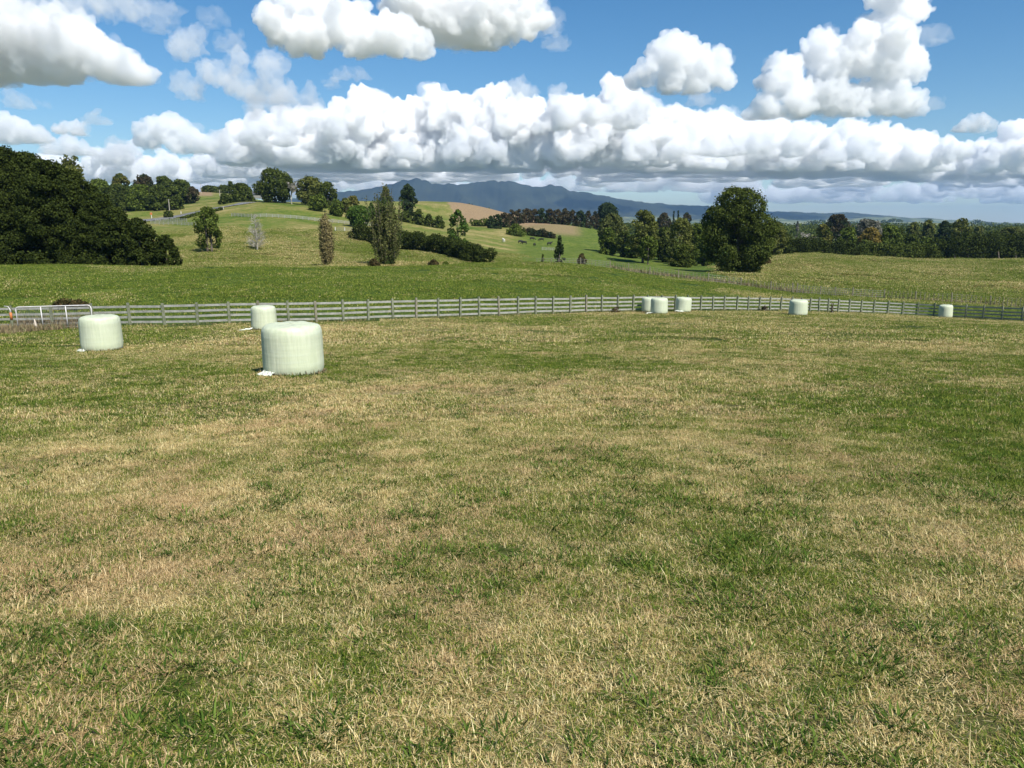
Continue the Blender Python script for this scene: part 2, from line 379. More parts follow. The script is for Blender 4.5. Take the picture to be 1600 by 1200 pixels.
def blob_points(blobs, size, cover=2.3, gap=.0):
    P = []; Nn = []
    for (x, y, z, rx, ry, rz) in blobs:
        area = 4*math.pi*((rx*ry)**1.6/3+(rx*rz)**1.6/3+(ry*rz)**1.6/3)**(1/1.6)
        n = int(area*cover/(size*size))+4
        d = NR.normal(0, 1, (n, 3)); d /= np.linalg.norm(d, axis=1, keepdims=True)
        rr = NR.uniform(0, 1, (n, 1))**.25*NR.normal(1, .12, (n, 1))
        P.append(np.array([x, y, z])+d*rr*np.array([rx, ry, rz])); Nn.append(d/np.array([rx, ry, rz])*min(rx, ry, rz))
    P = np.concatenate(P); Nn = np.concatenate(Nn)
    # drop leaves deep inside other blobs (never seen)
    keep = np.ones(len(P), bool)
    for (x, y, z, rx, ry, rz) in blobs:
        q = (((P-np.array([x, y, z]))/np.array([rx, ry, rz]))**2).sum(1); keep &= ~(q < .45*NR.uniform(.5, 1, len(P)))
    P, Nn = P[keep], Nn[keep]
    if gap:
        g = vnoise(P[:, 0]/(size*4)+P[:, 2]/(size*5), P[:, 1]/(size*4)-P[:, 2]/(size*3), 5); k = g > gap; P, Nn = P[k], Nn[k]
    k = P[:, 2] > .05; return P[k], Nn[k]/(np.linalg.norm(Nn[k], axis=1, keepdims=True)+1e-9)

PROF = {
 'round': lambda s: math.sqrt(max(0, 1-(2*s-.95)**2*.95)),
 'dome': lambda s: math.sqrt(max(0, 1-s*s*.97)),
 'cone': lambda s: (1-s)**.75*.95+.08,
 'fir': lambda s: (1-s)*.95+.06,
 'column': lambda s: .35+.65*math.sin(min(1, (s+.12)*1.15)*math.pi*.9)**.6 if s < .85 else .45*(1-s)/.15+.12,
 'oval': lambda s: math.sin(math.pi*min(.98, max(.06, .12+.86*s)))**.55,
 'umbrella': lambda s: .3+.7*math.sin(math.pi*min(.9, s*.75+.25)),
}
def crown_blobs(w, h, prof, n, zb, br=(.2, .34), lean=0.0, depth=1.0):
    B = []; f = PROF[prof]; R = w/2
    for k in range(n):
        s = (k+rnd.random())/n; s = s**.9; rr = f(s)*R; b = rnd.uniform(*br)*R*(.55+.45*f(s))
        q = max(0, rr-b)*math.sqrt(rnd.uniform(.25, 1)); a = rnd.uniform(0, 6.283)
        x = q*math.cos(a)+lean*s*w; y = q*math.sin(a)*depth
        z = zb+s*(h-zb); z = min(z, h-b*.85) if s > .5 else max(z, zb+b*.6)
        B.append((x, y, z, b, b*max(.7, depth), b*rnd.uniform(.75, 1.05)))
    return B
def trunk_mb(h, r, blobs, zb, nl=6, two=False, lean=0.0):
    mb = MB(); tops = sorted(blobs, key=lambda b: -b[2])
    def wob(a): return a*rnd.uniform(-1, 1)
    for off in ((-r*2.2, r*2.2) if two else (0,)):
        top = h*.8; pts = [(off+wob(r*.3)*q+lean*q*h*.3, wob(r*.4)*q, q*top-.25*(q == 0)) for q in (0, .1, .3, .55, .8, 1)]
        mb.tube(pts, [r*1.5, r*1.05, r*.9, r*.65, r*.38, r*.12], 7)
    for b in rnd.sample(list(blobs), min(nl, len(blobs))):
        z0 = max(zb*.8, min(b[2]*.65, h*.6)); a = Vector((lean*z0*.4, 0, z0)); e = Vector((b[0], b[1], b[2])); mid = (a+e)*.5+Vector((wob(r), wob(r), r*1.2))
        mb.tube([a, mid, e], [r*.5, r*.3, r*.1], 5)
    return mb
G = dict(
 ever=((.018, .027, .007), (.062, .080, .018), None), dark=((.028, .042, .010), (.112, .138, .030), None),
 mid=((.040, .060, .012), (.145, .185, .034), None), bright=((.035, .07, .012), (.10, .16, .03), None),
 olive=((.050, .064, .017), (.185, .195, .05), None), willow=((.05, .065, .02), (.15, .16, .05), None),
 yellow=((.06, .07, .015), (.21, .19, .05), (.05, .08, .02)), autumn=((.09, .075, .02), (.26, .19, .05), None),
 brown=((.035, .035, .018), (.10, .075, .04), (.03, .045, .018)), rust=((.04, .045, .018), (.13, .09, .04), None),
 grey=((.09, .09, .07), (.22, .21, .17), None), pine=((.018, .03, .014), (.055, .08, .030), None),
 poplar=((.05, .065, .02), (.17, .17, .06), (.05, .085, .022)), redpop=((.13, .11, .045), (.34, .28, .13), (.13, .15, .05)))
def tree(px, Y, wpx, hpx, prof, colr, label, name='tree', cat='tree', group=None, nb=None, trunk=.08, base=None, leaf=None, cover=1.9, gap=.2, two=False, lean=0.0, bark=None, br=(.17, .34), depth=1.0, nl=6, sink=0.0):
    """hpx/wpx: height and width as the photo shows them; base: photo row of its foot, else on the ground at distance Y"""
    if base is not None:
        p = hit(px, base, Y[0], Y[1]) if isinstance(Y, tuple) else None
        if p is None: p = ground(px, Y if not isinstance(Y, tuple) else sum(Y)/2)
    else: p = ground(px, Y)
    sc1 = p[1]/(F*1.0); w = wpx*sc1*1.02; h = hpx*sc1/1.0
    e = empty(name, (p[0], p[1], p[2]-.1-sink)); tag(e, label, cat, group)
    nb = int(nb*1.5) if nb and nb < 60 else (nb or int(42+min(50, w*h*.25))); zb = trunk*h
    B = crown_blobs(w, h, prof, nb, zb, br, lean, depth)
    s = leaf or max(.16, p[1]*.0019)
    P, Nn = blob_points(B, s, cover, gap); V, Fc = leaves(P, Nn, s)
    r = max(.12, h*.022)
    trunk_mb(h, r, B, max(zb, .4), nl, two, lean).build('trunk', bark or M_BARK, e, smooth=True)
    c = G[colr]; mesh_obj('crown', V, Fc, leaf_mat(*c), e, attrs={'rnd': ('FACE', NR.uniform(0, 1, len(Fc)))})
    return e
def bare_tree(px, Y, wpx, hpx, label, base=None, name='bare_tree', spread=.5, mat=None, lv=4, leafc=None, group=None, thick=1.0):
    p = hit(px, base, *Y) if base is not None else ground(px, Y)
    if p is None: p = ground(px, sum(Y)/2)
    sc1 = p[1]/F; h = hpx*sc1; w = wpx*sc1; e = empty(name, p-np.array([0, 0, .1])); tag(e, label, 'tree', group)
    mb = MB(); tips = []
    mn = p[1]*.00022*thick
    def grow(a, d, L, r, lev):
        m = a+d*L*.5+Vector([rnd.uniform(-1, 1)*L*.06 for _ in range(3)]); b = a+d*L
        mb.tube([a, m, b], [max(r, mn), max(r*.8, mn), max(r*.6, mn*.8)], 4 if lev < 3 else 6, False); tips.append(tuple(b))
        if lev == 0: return
        for k in range(rnd.randint(3, 5)):
            q = rnd.uniform(.35, 1); dd = (d+Vector((rnd.gauss(0, spread), rnd.gauss(0, spread), rnd.uniform(-.1, .35)))).normalized()
            grow(a+d*L*q, dd, L*rnd.uniform(.45, .68), r*.55, lev-1)
    n0 = 5
    grow(Vector((0, 0, 0)), Vector((0, 0, 1)), h*.5, h*.018, lv)
    grow(Vector((0, 0, h*.2)), Vector((.1, 0, 1)).normalized(), h*.45, h*.012, lv)
    V = np.array(mb.V); V[:, 2] *= h/V[:, 2].max(); k = w/2/np.percentile(np.abs(V[:, 0]), 98); V[:, 0] *= k; V[:, 1] *= k
    mesh_obj('trunk', V, mb.F, mat or M_PALEBARK, e)
    if leafc:
        T = np.array(tips); T[:, 2] *= h/max(T[:, 2]); T[:, :2] *= k; T = T[NR.random(len(T)) < .5]; Vl, Fl = leaves(T, NR.normal(0, 1, T.shape), p[1]*.0016)
        mesh_obj('crown', Vl, Fl, leaf_mat(*G[leafc]), e, attrs={'rnd': ('FACE', NR.uniform(0, 1, len(Fl)))})
    return e
def hedge(path, label, colr, name='hedge', cat='hedge', leaf=None, cover=2.0, thick=1.0, trunks=False, group=None, gap=.1):
    """path: (px, base row or distance, (ymin,ymax), height px)"""
    pts = []
    for px, by, yr, hp in path:
        p = hit(px, by, *yr) if yr else ground(px, by)
        if p is None: p = ground(px, sum(yr)/2)
        pts.append((p, hp*p[1]/F))
    o = pts[0][0]; B = []; tb = MB()
    for (a, ha), (b, hb) in zip(pts, pts[1:]):
        L = np.linalg.norm(b[:2]-a[:2]); n = max(2, int(L/(.5*max(ha, hb)))*2)
        for k in range(n):
            t = (k+rnd.random()*.8)/n; h = (ha*(1-t)+hb*t)*rnd.uniform(.86, 1.08); x, y = a[:2]*(1-t)+b[:2]*t; z = float(zt(x, y))
            for q in ((.3, .42), (.66, .38)):
                r = h*q[1]; B.append((x-o[0]+rnd.uniform(-.2, .2)*h, y-o[1]+rnd.uniform(-.25, .25)*h*thick, z-o[2]+h*q[0]*rnd.uniform(.95, 1.1), r*1.1, r*thick, min(r, h*.36)))
            if trunks and k % 2: tb.tube([(x-o[0], y-o[1]-.4*h*thick, z-o[2]-.2), (x-o[0], y-o[1]-.2*h*thick, z-o[2]+h*.5)], [h*.03, h*.02], 5)
    e = empty(name, o); tag(e, label, cat, group)
    s = leaf or max(.16, o[1]*.0019)
    P, Nn = blob_points([(x, y, z+1000, a, b, c) for x, y, z, a, b, c in B], s, cover, gap); P[:, 2] -= 1000
    zz = zt(P[:, 0]+o[0], P[:, 1]+o[1])-o[2]; k = P[:, 2] > zz+(.12 if not trunks else NR.uniform(.3, 1.0, len(P))); P, Nn = P[k], Nn[k]
    V, Fc = leaves(P, Nn, s)
    mesh_obj('foliage', V, Fc, leaf_mat(*G[colr]), e, attrs={'rnd': ('FACE', NR.uniform(0, 1, len(Fc)))})
    if trunks: tb.build('trunk', M_BARK, e)
    return e
# ------------------------------------------------------------------ wrapped bales
m, nt, ns, lk, bs = newmat('bale_wrap'); M_WRAP = m
tc = ns.new('ShaderNodeTexCoord')
mp = N(nt, 'ShaderNodeMapping'); mp.inputs['Scale'].default_value = (9, 9, .7); lk.new(tc.outputs['Object'], mp.inputs[0])
mp2 = N(nt, 'ShaderNodeMapping'); mp2.inputs['Scale'].default_value = (.6, .6, 9); lk.new(tc.outputs['Object'], mp2.inputs[0])
v1 = noise(nt, mp.outputs[0], 1.4, 4); h1 = noise(nt, mp2.outputs[0], 1.0, 3); l1 = noise(nt, tc.outputs['Object'], 1.6, 3)
c1 = mix(nt, ramp(nt, v1, [(.4, 0.), (.65, 1.)]), (.48, .52, .37), (.55, .58, .43))
c2 = mix(nt, mth(nt, 'MULTIPLY', ramp(nt, l1, [(.35, 0.), (.7, 1.)]), .6), c1, (.53, .58, .38))
c2 = mix(nt, mth(nt, 'MULTIPLY', ramp(nt, h1, [(.55, 0.), (.62, 1.)]), .3), c2, (.54, .59, .46))
lk.new(c2, bs.inputs['Base Color']); bs.inputs['Roughness'].default_value = .5; bs.inputs['Specular IOR Level'].default_value = .35
wv = N(nt, 'ShaderNodeTexWave', wave_type='BANDS', bands_direction='Z', i_Scale=1.6, i_Distortion=3.5, i_Detail=3); lk.new(tc.outputs['Object'], wv.inputs['Vector'])
lk.new(bump(nt, mth(nt, 'ADD', mth(nt, 'ADD', v1, mth(nt, 'MULTIPLY', wv.outputs['Fac'], .07)), mth(nt, 'MULTIPLY', h1, .5)), .55, .025), bs.inputs['Normal'])
m, nt, ns, lk, bs = newmat('loose_film'); M_FILM = m
bs.inputs['Base Color'].default_value = (.55, .58, .50, 1); bs.inputs['Roughness'].default_value = .4; geo = ns.new('ShaderNodeNewGeometry'); lk.new(bump(nt, noise(nt, geo.outputs['Position'], 18, 4), .8, .03), bs.inputs['Normal'])

BALES = []
def bale(px, py, wpx, hm, label, Yd=0,  tail=None, taper=0.0, tilt=0.0, rz=0.0):
    p = hit(px, py-1.5, 0) if not Yd else ground(px, Yd); R = wpx*p[1]/F*.97/2; p[1] += R*.75; p[0] *= (p[1]/(p[1]-R*.75)); p[2] = float(zt(p[0], p[1]))
    hm *= 1.11; BALES.append((p[0], p[1], R))
    e = empty('wrapped_bale', p-np.array([0, 0, .03]), rz); tag(e, label, 'hay bale', 'pale green wrapped bales standing in the mown paddock')
    e.rotation_euler = (rnd.uniform(-.015, .015), tilt, rz)
    nu, nv = 96, 46; V = []; Fc = []
    sd = rnd.randint(0, 999)
    for jv in range(nv+1):
        ph = -math.pi/2+math.pi*jv/nv; ex = .30
        cr = abs(math.cos(ph))**ex; cz = math.copysign(abs(math.sin(ph))**.30, math.sin(ph))
        cr = abs(math.cos(ph))**.25
        z = hm/2+cz*hm/2
        rr = R*cr*(1+.018*math.cos(ph*1.1)-taper*(.5-z/hm))
        for k in range(nu):
            a = 6.28319*k/nu
            q = 1+.012*(vnoise(a*2.2+sd, z*1.3, 3)-.5)*2+.010*(vnoise(a*9+sd, z*2.2, 4)-.5)+.006*(vnoise(a*3, z*14, 6)-.5)
            sag = .035*R*math.exp(-((z-hm*.22)/(.2*hm))**2)*(1+math.sin(a*2+sd))*.5
            V.append(((rr*float(q)+sag*cr)*math.cos(a), (rr*float(q)+sag*cr)*math.sin(a), z + (.012*float(vnoise(a*3+sd, cr*4, 8)-.5)*2 if z > hm*.9 else 0)))
    for jv in range(nv):
        for k in range(nu): Fc.append([jv*nu+k, jv*nu+(k+1) % nu, (jv+1)*nu+(k+1) % nu, (jv+1)*nu+k])
    mesh_obj('wrap', V, Fc, M_WRAP, e, smooth=True)
    if tail:
        a0, L, wd = tail; n = 14; k2 = 6; V = []; Fc = []
        for s in range(n+1):
            for q in range(k2+1):
                a = a0+(s/n-.5)*wd; r = R*.9+(q/k2)*L*(.5+.5*vnoise(s*.9, 3, sd)); x = r*math.cos(a); y = r*math.sin(a)
                zz = float(zt(p[0]+x, p[1]+y))-p[2]+.02+.12*float(vnoise(s*1.7+sd, q*1.3, 9))*(1-.6*q/k2)+.05*(1-q/k2); V.append((x, y, zz))
        for s in range(n):
            for q in range(k2): o = s*(k2+1)+q; Fc.append([o, o+1, o+k2+2, o+k2+1])
        mesh_obj('wrap_tail', V, Fc, M_FILM, e)
    return e
bale(460, 588, 97, 1.03, 'largest pale green wrapped bale nearest the camera, loose film by its foot', tail=(math.radians(232), .30, .6), rz=0)
bale(161, 550, 61, 1.05, 'pale green wrapped bale in front of the white pipe gate', tail=(math.radians(225), .25, .8), taper=-.02)
bale(413.5, 517, 39, 1.05, 'pale green wrapped bale half behind the nearest one, close to the fence', tail=(math.radians(215), .75, .3))
bale(1014, 488, 24, 1.02, 'wrapped bale mostly hidden behind another bale of the right hand pair', Yd=54.6, tail=None)
bale(1029.5, 492, 27, 1.05, 'wrapped bale standing in front of and overlapping its twin', Yd=51.6, tail=(math.radians(200), .7, .4))
bale(1067, 486.5, 24.5, 1.03, 'wrapped bale just right of the overlapping pair, film at its foot', Yd=56.0, tail=(math.radians(235), .45, .9), tilt=.04)
bale(1246.5, 492.5, 28, 1.05, 'solitary wrapped bale by the fence, with bare grass on both sides', Yd=53.5, tilt=0)
bale(1477, 497, 20, 1.05, 'smallest and rightmost wrapped bale, standing alone near the dark rails', Yd=64.3, tilt=-.05)

# ------------------------------------------------------------------ post and rail fence
def wood_mat(name, a, b, c):
    m, nt, ns, lk, bs = newmat(name); geo = ns.new('ShaderNodeNewGeometry')
    n1 = noise(nt, geo.outputs['Position'], 3, 5, .7); n2 = noise(nt, geo.outputs['Position'], 14, 4)
    col = mix(nt, ramp(nt, n1, [(.38, 0.), (.6, 1.)]), a, b); col = mix(nt, mth(nt, 'MULTIPLY', ramp(nt, n2, [(.55, 0.), (.68, 1.)]), .7), col, c)
    lk.new(col, bs.inputs['Base Color']); bs.inputs['Roughness'].default_value = .85; lk.new(bump(nt, n2, .4, .01), bs.inputs['Normal']); return m
M_RAIL = wood_mat('weathered_white_rail', (.23, .23, .195), (.35, .345, .30), (.11, .115, .085))
M_POST = wood_mat('lichen_grey_post', (.12, .135, .08), (.22, .23, .15), (.07, .07, .04))
M_RUST = wood_mat('brown_post', (.15, .14, .09), (.24, .22, .15), (.09, .08, .05))
PB = [(-75, 514), (-28, 513), (19, 512.5), (83, 511), (147, 510), (204, 508), (258, 507), (309, 506.5), (359, 505.5), (405.5, 505.5), (452.5, 504), (495, 502.5), (537, 500.5), (576, 499.5), (614.5, 498.5), (650.5, 497.5), (685, 496), (719, 494.5), (749, 493.5), (780, 492), (809, 491), (837, 490.5), (864, 490), (891, 489), (916, 488), (940, 487.5), (965, 487), (988.5, 486.5), (1011, 486), (1033, 485), (1054, 484), (1074.5, 483.5), (1094.5, 483), (1113.5, 482.5), (1132, 482.5), (1151, 482), (1169, 482.5), (1186, 482.5), (1203, 483), (1219.5, 483), (1236, 484), (1251, 484.5), (1265, 485), (1279.5, 485.5), (1294, 486), (1309.5, 486.5), (1327, 487), (1345.5, 487.5), (1365, 488), (1387, 489), (1410, 490), (1434, 491.5), (1458, 493), (1483, 495), (1508, 496.5), (1535, 499), (1565, 501), (1596, 505), (1632, 509), (1675, 515)]
pf = empty('paddock_fence', ground(650, 43)); tag(pf, 'long post and rail paddock fence with four weathered white rails', 'fence')
o = np.array(pf.location); FP = []
fy_prev = None
for k, (px, py) in enumerate(PB):
    Y = float(np.interp(px, FX, FYd)); g = hit(px, py, 30)
    # the fence runs smoothly; blend fitted distance with the sight line on the ground
    Yh = g[1] if g is not None and abs(g[1]-Y) < 10 else Y
    FP.append([px, Y*.65+Yh*.35])
FP = np.array(FP); ys = np.pad(FP[:, 1], 3, mode='edge'); FP[:, 1] = np.convolve(ys, np.ones(7)/7, 'valid')
pts = [ground(a, b) for a, b in FP]
HT = [.19, .47, .76, 1.06]
for k, p in enumerate(pts):
    tx = pts[min(k+1, len(pts)-1)]-pts[max(k-1, 0)]; rz = math.atan2(tx[1], tx[0])
    l = p-o; mb = MB(); hh = 1.25+rnd.uniform(-.03, .04); lx = rnd.uniform(-.06, .06)
    mb.box((l[0], l[1], l[2]-.35), (l[0]+lx, l[1], l[2]+hh), .12, .10, up=(-math.sin(rz), math.cos(rz), 0))
    mb.build('post', M_RUST if k in (3, 11, 15, 19, 24) and k != 3 or k == 9 else M_POST, pf)
for row, hz in enumerate(HT):
    k = 0; first = [3, 1, 2, 3][row]
    while k < len(pts)-1:
        n = first if k == 0 else 3; mb = MB(); dz = rnd.uniform(-.02, .02)
        for q in range(k, min(k+n, len(pts)-1)):
            if 2 <= q < 3 and True:
                pass
            a = pts[q]-o; b = pts[q+1]-o; d = Vector(b-a).normalized(); nrm = Vector((-d.y, d.x, 0)).normalized()*.078
            A = Vector(a)+nrm+Vector((0, 0, hz+dz)); Bv = Vector(b)+nrm+Vector((0, 0, hz+dz+rnd.uniform(-.012, .012)))
            mb.box(A, Bv, .038, .12)
        mb.build('rail', M_RAIL, pf); k += n

# ------------------------------------------------------------------ pipe gate by the fence, marker posts
m, nt, ns, lk, bs = newmat('white_gate_paint'); M_WHITE = m
geo = ns.new('ShaderNodeNewGeometry'); lk.new(ramp(nt, noise(nt, geo.outputs['Position'], 6, 4), [(.3, (.62, .58, .55)), (.7, (.8, .78, .75))]), bs.inputs['Base Color']); bs.inputs['Roughness'].default_value = .45
m, nt, ns, lk, bs = newmat('galvanised_wire'); M_WIRE = m
bs.inputs['Base Color'].default_value = (.35, .36, .36, 1); bs.inputs['Metallic'].default_value = .6; bs.inputs['Roughness'].default_value = .5
a = ground(29, 39.3); b = ground(146, 38.9); ge = empty('pipe_gate', a); tag(ge, 'white tubular farm gate with wire mesh, leaning along the rail fence', 'gate')
dv = Vector(b-a); L = dv.length; u = dv.normalized(); up = Vector((0, 0, 1)); hg = 1.14
def gp(s, z): return Vector((0, 0, 0))+u*s+up*(z+.07)
c = .16; ring = [gp(c*(1-math.cos(t)), hg-c+c*math.sin(t)) for t in (0, .5, 1.0, 1.57)]; ring2 = [gp(L-c*(1-math.cos(t)), hg-c+c*math.sin(t)) for t in (1.57, 1.0, .5, 0)]
MB().tube([gp(0, 0)]+ring+ring2+[gp(L, 0), gp(0, .0)], .027, 8).build('frame', M_WHITE, ge, True)
for s in (.335, .665): MB().tube([gp(L*s, 0), gp(L*s, hg)], .022, 8).build('upright', M_WHITE, ge, True)
MB().tube([gp(0, .0)+Vector((0, .0, .0)), gp(L, .0)], .018, 6).build('bottom_bar', M_WHITE, ge, True)
mb = MB(); n = int(L/.1)
for k in range(1, n): mb.tube([gp(L*k/n, .02), gp(L*k/n, hg-.02)], .0028, 4, False)
for k in range(1, 11): mb.tube([gp(.02, hg*k/11), gp(L-.02, hg*k/11)], .0028, 4, False)
mb.build('wire_mesh', M_WIRE, ge)
for s in (.15, hg-.2): MB().box(gp(-.09, s), gp(.02, s), .03, .05).build('hinge', M_WIRE, ge)
m, nt, ns, lk, bs = newmat('orange_paint'); M_ORANGE = m; bs.inputs['Base Color'].default_value = (.50, .16, .04, 1); bs.inputs['Roughness'].default_value = .6
p = ground(20.5, 38.8); e = empty('gate_post', p); tag(e, 'short post with orange insulator sleeve and bent pipe top left of gate', 'post')
MB().tube([(0, 0, -.3), (0, 0, .9)], .05, 8).build('post', M_POST, e); MB().tube([(0, 0, .55), (0, 0, .93)], .062, 8).build('sleeve', M_ORANGE, e, True)
MB().tube([(0, 0, .9), (0, 0, 1.1), (-.1, 0, 1.25), (-.3, 0, 1.27)], .022, 8).build('pipe', M_WHITE, e, True)
M_BATT2 = wood_mat('pale_peg', (.45, .38, .30), (.6, .52, .42), (.3, .25, .2))
p = ground(57, 37.6); e = empty('marker_peg', p); tag(e, 'small pale pointed peg sticking up in front of gate', 'peg')
MB().tube([(0, 0, -.1), (.0, 0, .25), (-.02, 0, .42), (-.03, 0, .58)], [.07, .06, .05, .015], 8).build('peg', M_BATT2, e, True)

# ------------------------------------------------------------------ wire and batten fences on the far side
M_BATT = wood_mat('grey_batten', (.13, .12, .075), (.21, .19, .12), (.08, .07, .045))
def wire_fence(path, label, hm=1.05, step=.55, every=8, yr=(80, 400), rails=False, mats=None, group=None, name='wire_fence', pw=.13):
    W_ = []
    for px, py in path:
        p = hit(px, py, *yr)
        if p is None: p = ground(px, sum(yr)/2)
        W_.append(p)
    W_ = np.array(W_); seg = np.hypot(*np.diff(W_[:, :2], axis=0).T); cum = np.concatenate([[0], np.cumsum(seg)])
    nn = int(cum[-1]/step); S = np.linspace(0, cum[-1], nn+1); X = np.interp(S, cum, W_[:, 0]); Y = np.interp(S, cum, W_[:, 1]); Z = zt(X, Y)
    o = np.array([X[0], Y[0], Z[0]]); e = empty(name, o); tag(e, label, 'fence', group)
    mt = mats or (M_BATT, M_BATT)
    bt = []
    for k in range(nn+1):
        x, y, z = X[k]-o[0], Y[k]-o[1], Z[k]-o[2]; lx = rnd.uniform(-.04, .04)
        if k % every == 0:
            MB().box((x, y, z-.2), (x+lx, y, z+hm+rnd.uniform(.05, .2)), pw, pw).build('post', mt[0], e)
        elif not rails: bt.append(((x, y, z+.02), (x+lx, y, z+hm*rnd.uniform(.9, 1.0))))
    far_ = bt[100:]
    for a, b in bt[:100]: MB().box(a, b, .055, .045).build('batten', mt[1], e)
    if far_:
        mb = MB()
        for a, b in far_: mb.box(a, b, .055, .045)
        q = mb.build('batten_row', mt[1], e); q['kind'] = 'stuff'
    for h in ((.3, .65, 1.0) if rails else (.2, .45, .7, .95)):
        pp = [(X[k]-o[0], Y[k]-o[1], Z[k]-o[2]+h*hm) for k in range(0, nn+1, every if rails else 4)]
        if rails:
            mb = MB()
            for a, b in zip(pp, pp[1:]): mb.box(a, b, .06, rails)
            mb.build('rail', mt[1], e)
        else: MB().tube(pp, .006, 3, False).build('wire', M_WIRE, e)
    return e
wire_fence([(1600, 481), (1550, 477), (1490, 472.5), (1433, 469), (1377, 466), (1323, 463), (1280, 461), (1240, 458)], 'wire and batten fence crossing the foot of the right hand hill', yr=(78, 140), step=.5)
wire_fence([(1238, 457.5), (1200, 453), (1150, 446), (1100, 440), (1050, 433.5), (1000, 427), (960, 420), (925, 413), (890, 409.5), (838, 408.5)], 'batten fence with dead weeds running up the side of the green mound', yr=(82, 140), step=.55)
wire_fence([(362, 338), (400, 339.5), (440, 340.5), (490, 345), (540, 350), (572, 353), (610, 356)], 'pale post and rail fence crossing the left hill below the tall trees', yr=(200, 330), rails=.16, step=2.0, every=1, mats=(M_RAIL, M_RAIL), name='rail_fence', pw=.15)
wire_fence([(236, 350), (258, 351), (280, 351.5), (306, 352)], 'weathered rail fence in the corner below the road', yr=(200, 330), rails=.14, step=2.2, every=1, mats=(M_RAIL, M_RAIL), name='rail_fence')
wire_fence([(243, 345.5), (262, 345.5), (292, 346.5)], 'white painted yard rails beside the road verge', yr=(200, 340), rails=.16, step=2.0, every=1, mats=(M_RAIL, M_RAIL), name='yard_rails')
wire_fence([(847, 391), (856, 391.5), (866, 391.5)], 'white trough rails below the cattle', yr=(200, 340), rails=.08, step=1.6, every=1, mats=(M_RAIL, M_RAIL), name='trough_rails')
wire_fence([(524, 361), (534, 361.5), (552, 362)], 'short timber rails with white end posts left of hedge', yr=(150, 330), rails=.14, step=2.2, every=1, mats=(M_WHITE, M_POST), name='stile_rails')

# ------------------------------------------------------------------ road on the left hill
m, nt, ns, lk, bs = newmat('asphalt'); M_ROAD = m
geo = ns.new('ShaderNodeNewGeometry'); lk.new(ramp(nt, noise(nt, geo.outputs['Position'], 1.5, 4), [(.3, (.10, .10, .10)), (.7, (.16, .16, .155))]), bs.inputs['Base Color']); bs.inputs['Roughness'].default_value = .9
RP = [hit(px, py, 200, 420) for px, py in ((205, 347), (228, 345), (255, 342), (283, 337), (315, 331), (345, 325), (370, 320), (392, 316.5))]
RP = [p for p in RP if p is not None]
rx = np.array(RP); cum = np.concatenate([[0], np.cumsum(np.hypot(*np.diff(rx[:, :2], axis=0).T))]); S = np.linspace(0, cum[-1], 90)
X = np.interp(S, cum, rx[:, 0]); Y = np.interp(S, cum, rx[:, 1]); X = np.convolve(np.pad(X, 5, mode='edge'), np.ones(11)/11, 'valid'); Y = np.convolve(np.pad(Y, 5, mode='edge'), np.ones(11)/11, 'valid')
tx = np.gradient(X); ty_ = np.gradient(Y); ln = np.hypot(tx, ty_); nx, ny = -ty_/ln, tx/ln
V = []; nw = 7
for k in range(90):
    for q in range(nw):
        s = (q/(nw-1)-.5)*7.0; x = X[k]+nx[k]*s; y = Y[k]+ny[k]*s; V.append((x, y, float(zt(x, y))+.22))
Fc = [[k*nw+q, k*nw+q+1, (k+1)*nw+q+1, (k+1)*nw+q] for k in range(89) for q in range(nw-1)]
tag(mesh_obj('road', V, Fc, M_ROAD, smooth=True), 'grey sealed road climbing the left hill', None, None, 'structure')
m, nt, ns, lk, bs = newmat('road_paint'); bs.inputs['Base Color'].default_value = (.75, .75, .72, 1)
V = []; Fc = []
for k in range(90):
    for s in (-3.25, -3.05): x = X[k]+nx[k]*s; y = Y[k]+ny[k]*s; V.append((x, y, float(zt(x, y))+.235))
Fc = [[2*k, 2*k+1, 2*k+3, 2*k+2] for k in range(89)]
tag(mesh_obj('road_edge_line', V, Fc, m), 'white painted edge line of the hill road', None, None, 'structure')

def at(px, py, lo, hi, Y=None):
    p = hit(px, py, lo, hi); return p if p is not None else ground(px, Y or (lo+hi)/2)
p = at(237, 341, 230, 340, 290); e = empty('road_sign', p); tag(e, 'orange diamond road sign on a white post beside the road', 'road sign')
MB().box((0, 0, -.3), (0, 0, 2.3), .16, .12).build('post', M_WHITE, e)
MB().tube([(0, -.09, 1.75), (0, -.15, 1.75)], .62, 4).build('panel', M_ORANGE, e)
def marker(px, py, label, h=1.1):
    p = at(px, py, 230, 400); e = empty('marker_post', p); tag(e, label, 'marker post')
    MB().box((0, 0, -.2), (0, 0, h), .22, .12).build('post', M_WHITE, e); MB().box((0, -.075, h*.72), (0, -.075, h*.86), .16, .01, up=(0, 1, 0)).build('band', M_ORANGE, e)
marker(283, 334, 'white marker post on the verge nearest the orange sign'); marker(349, 327, 'white marker post higher up the road near the pole'); marker(323, 326, 'white marker post halfway up the hill road')
def pole(px, Y, hpx, label, arms=2):
    p = ground(px, Y); h = hpx*Y/F; e = empty('power_pole', p); tag(e, label, 'power pole')
    MB().tube([(0, 0, -.5), (0, 0, h)], [.2, .13], 8).build('pole', M_PALEBARK, e)
    for k in range(arms):
        MB().box((-1.1, 0, h-.3-k*.8), (1.1, 0, h-.3-k*.8), .12, .12).build('crossarm', M_BATT, e)
pole(344.5, 365, 19, 'concrete power pole with crossarms by the dark shrubs on the hill'); pole(265, 340, 17, 'pole with single crossarm standing in front of the dark tree belt', 1)
pole(314.5, 520, 14, 'short white pole standing before the brown field', 1)

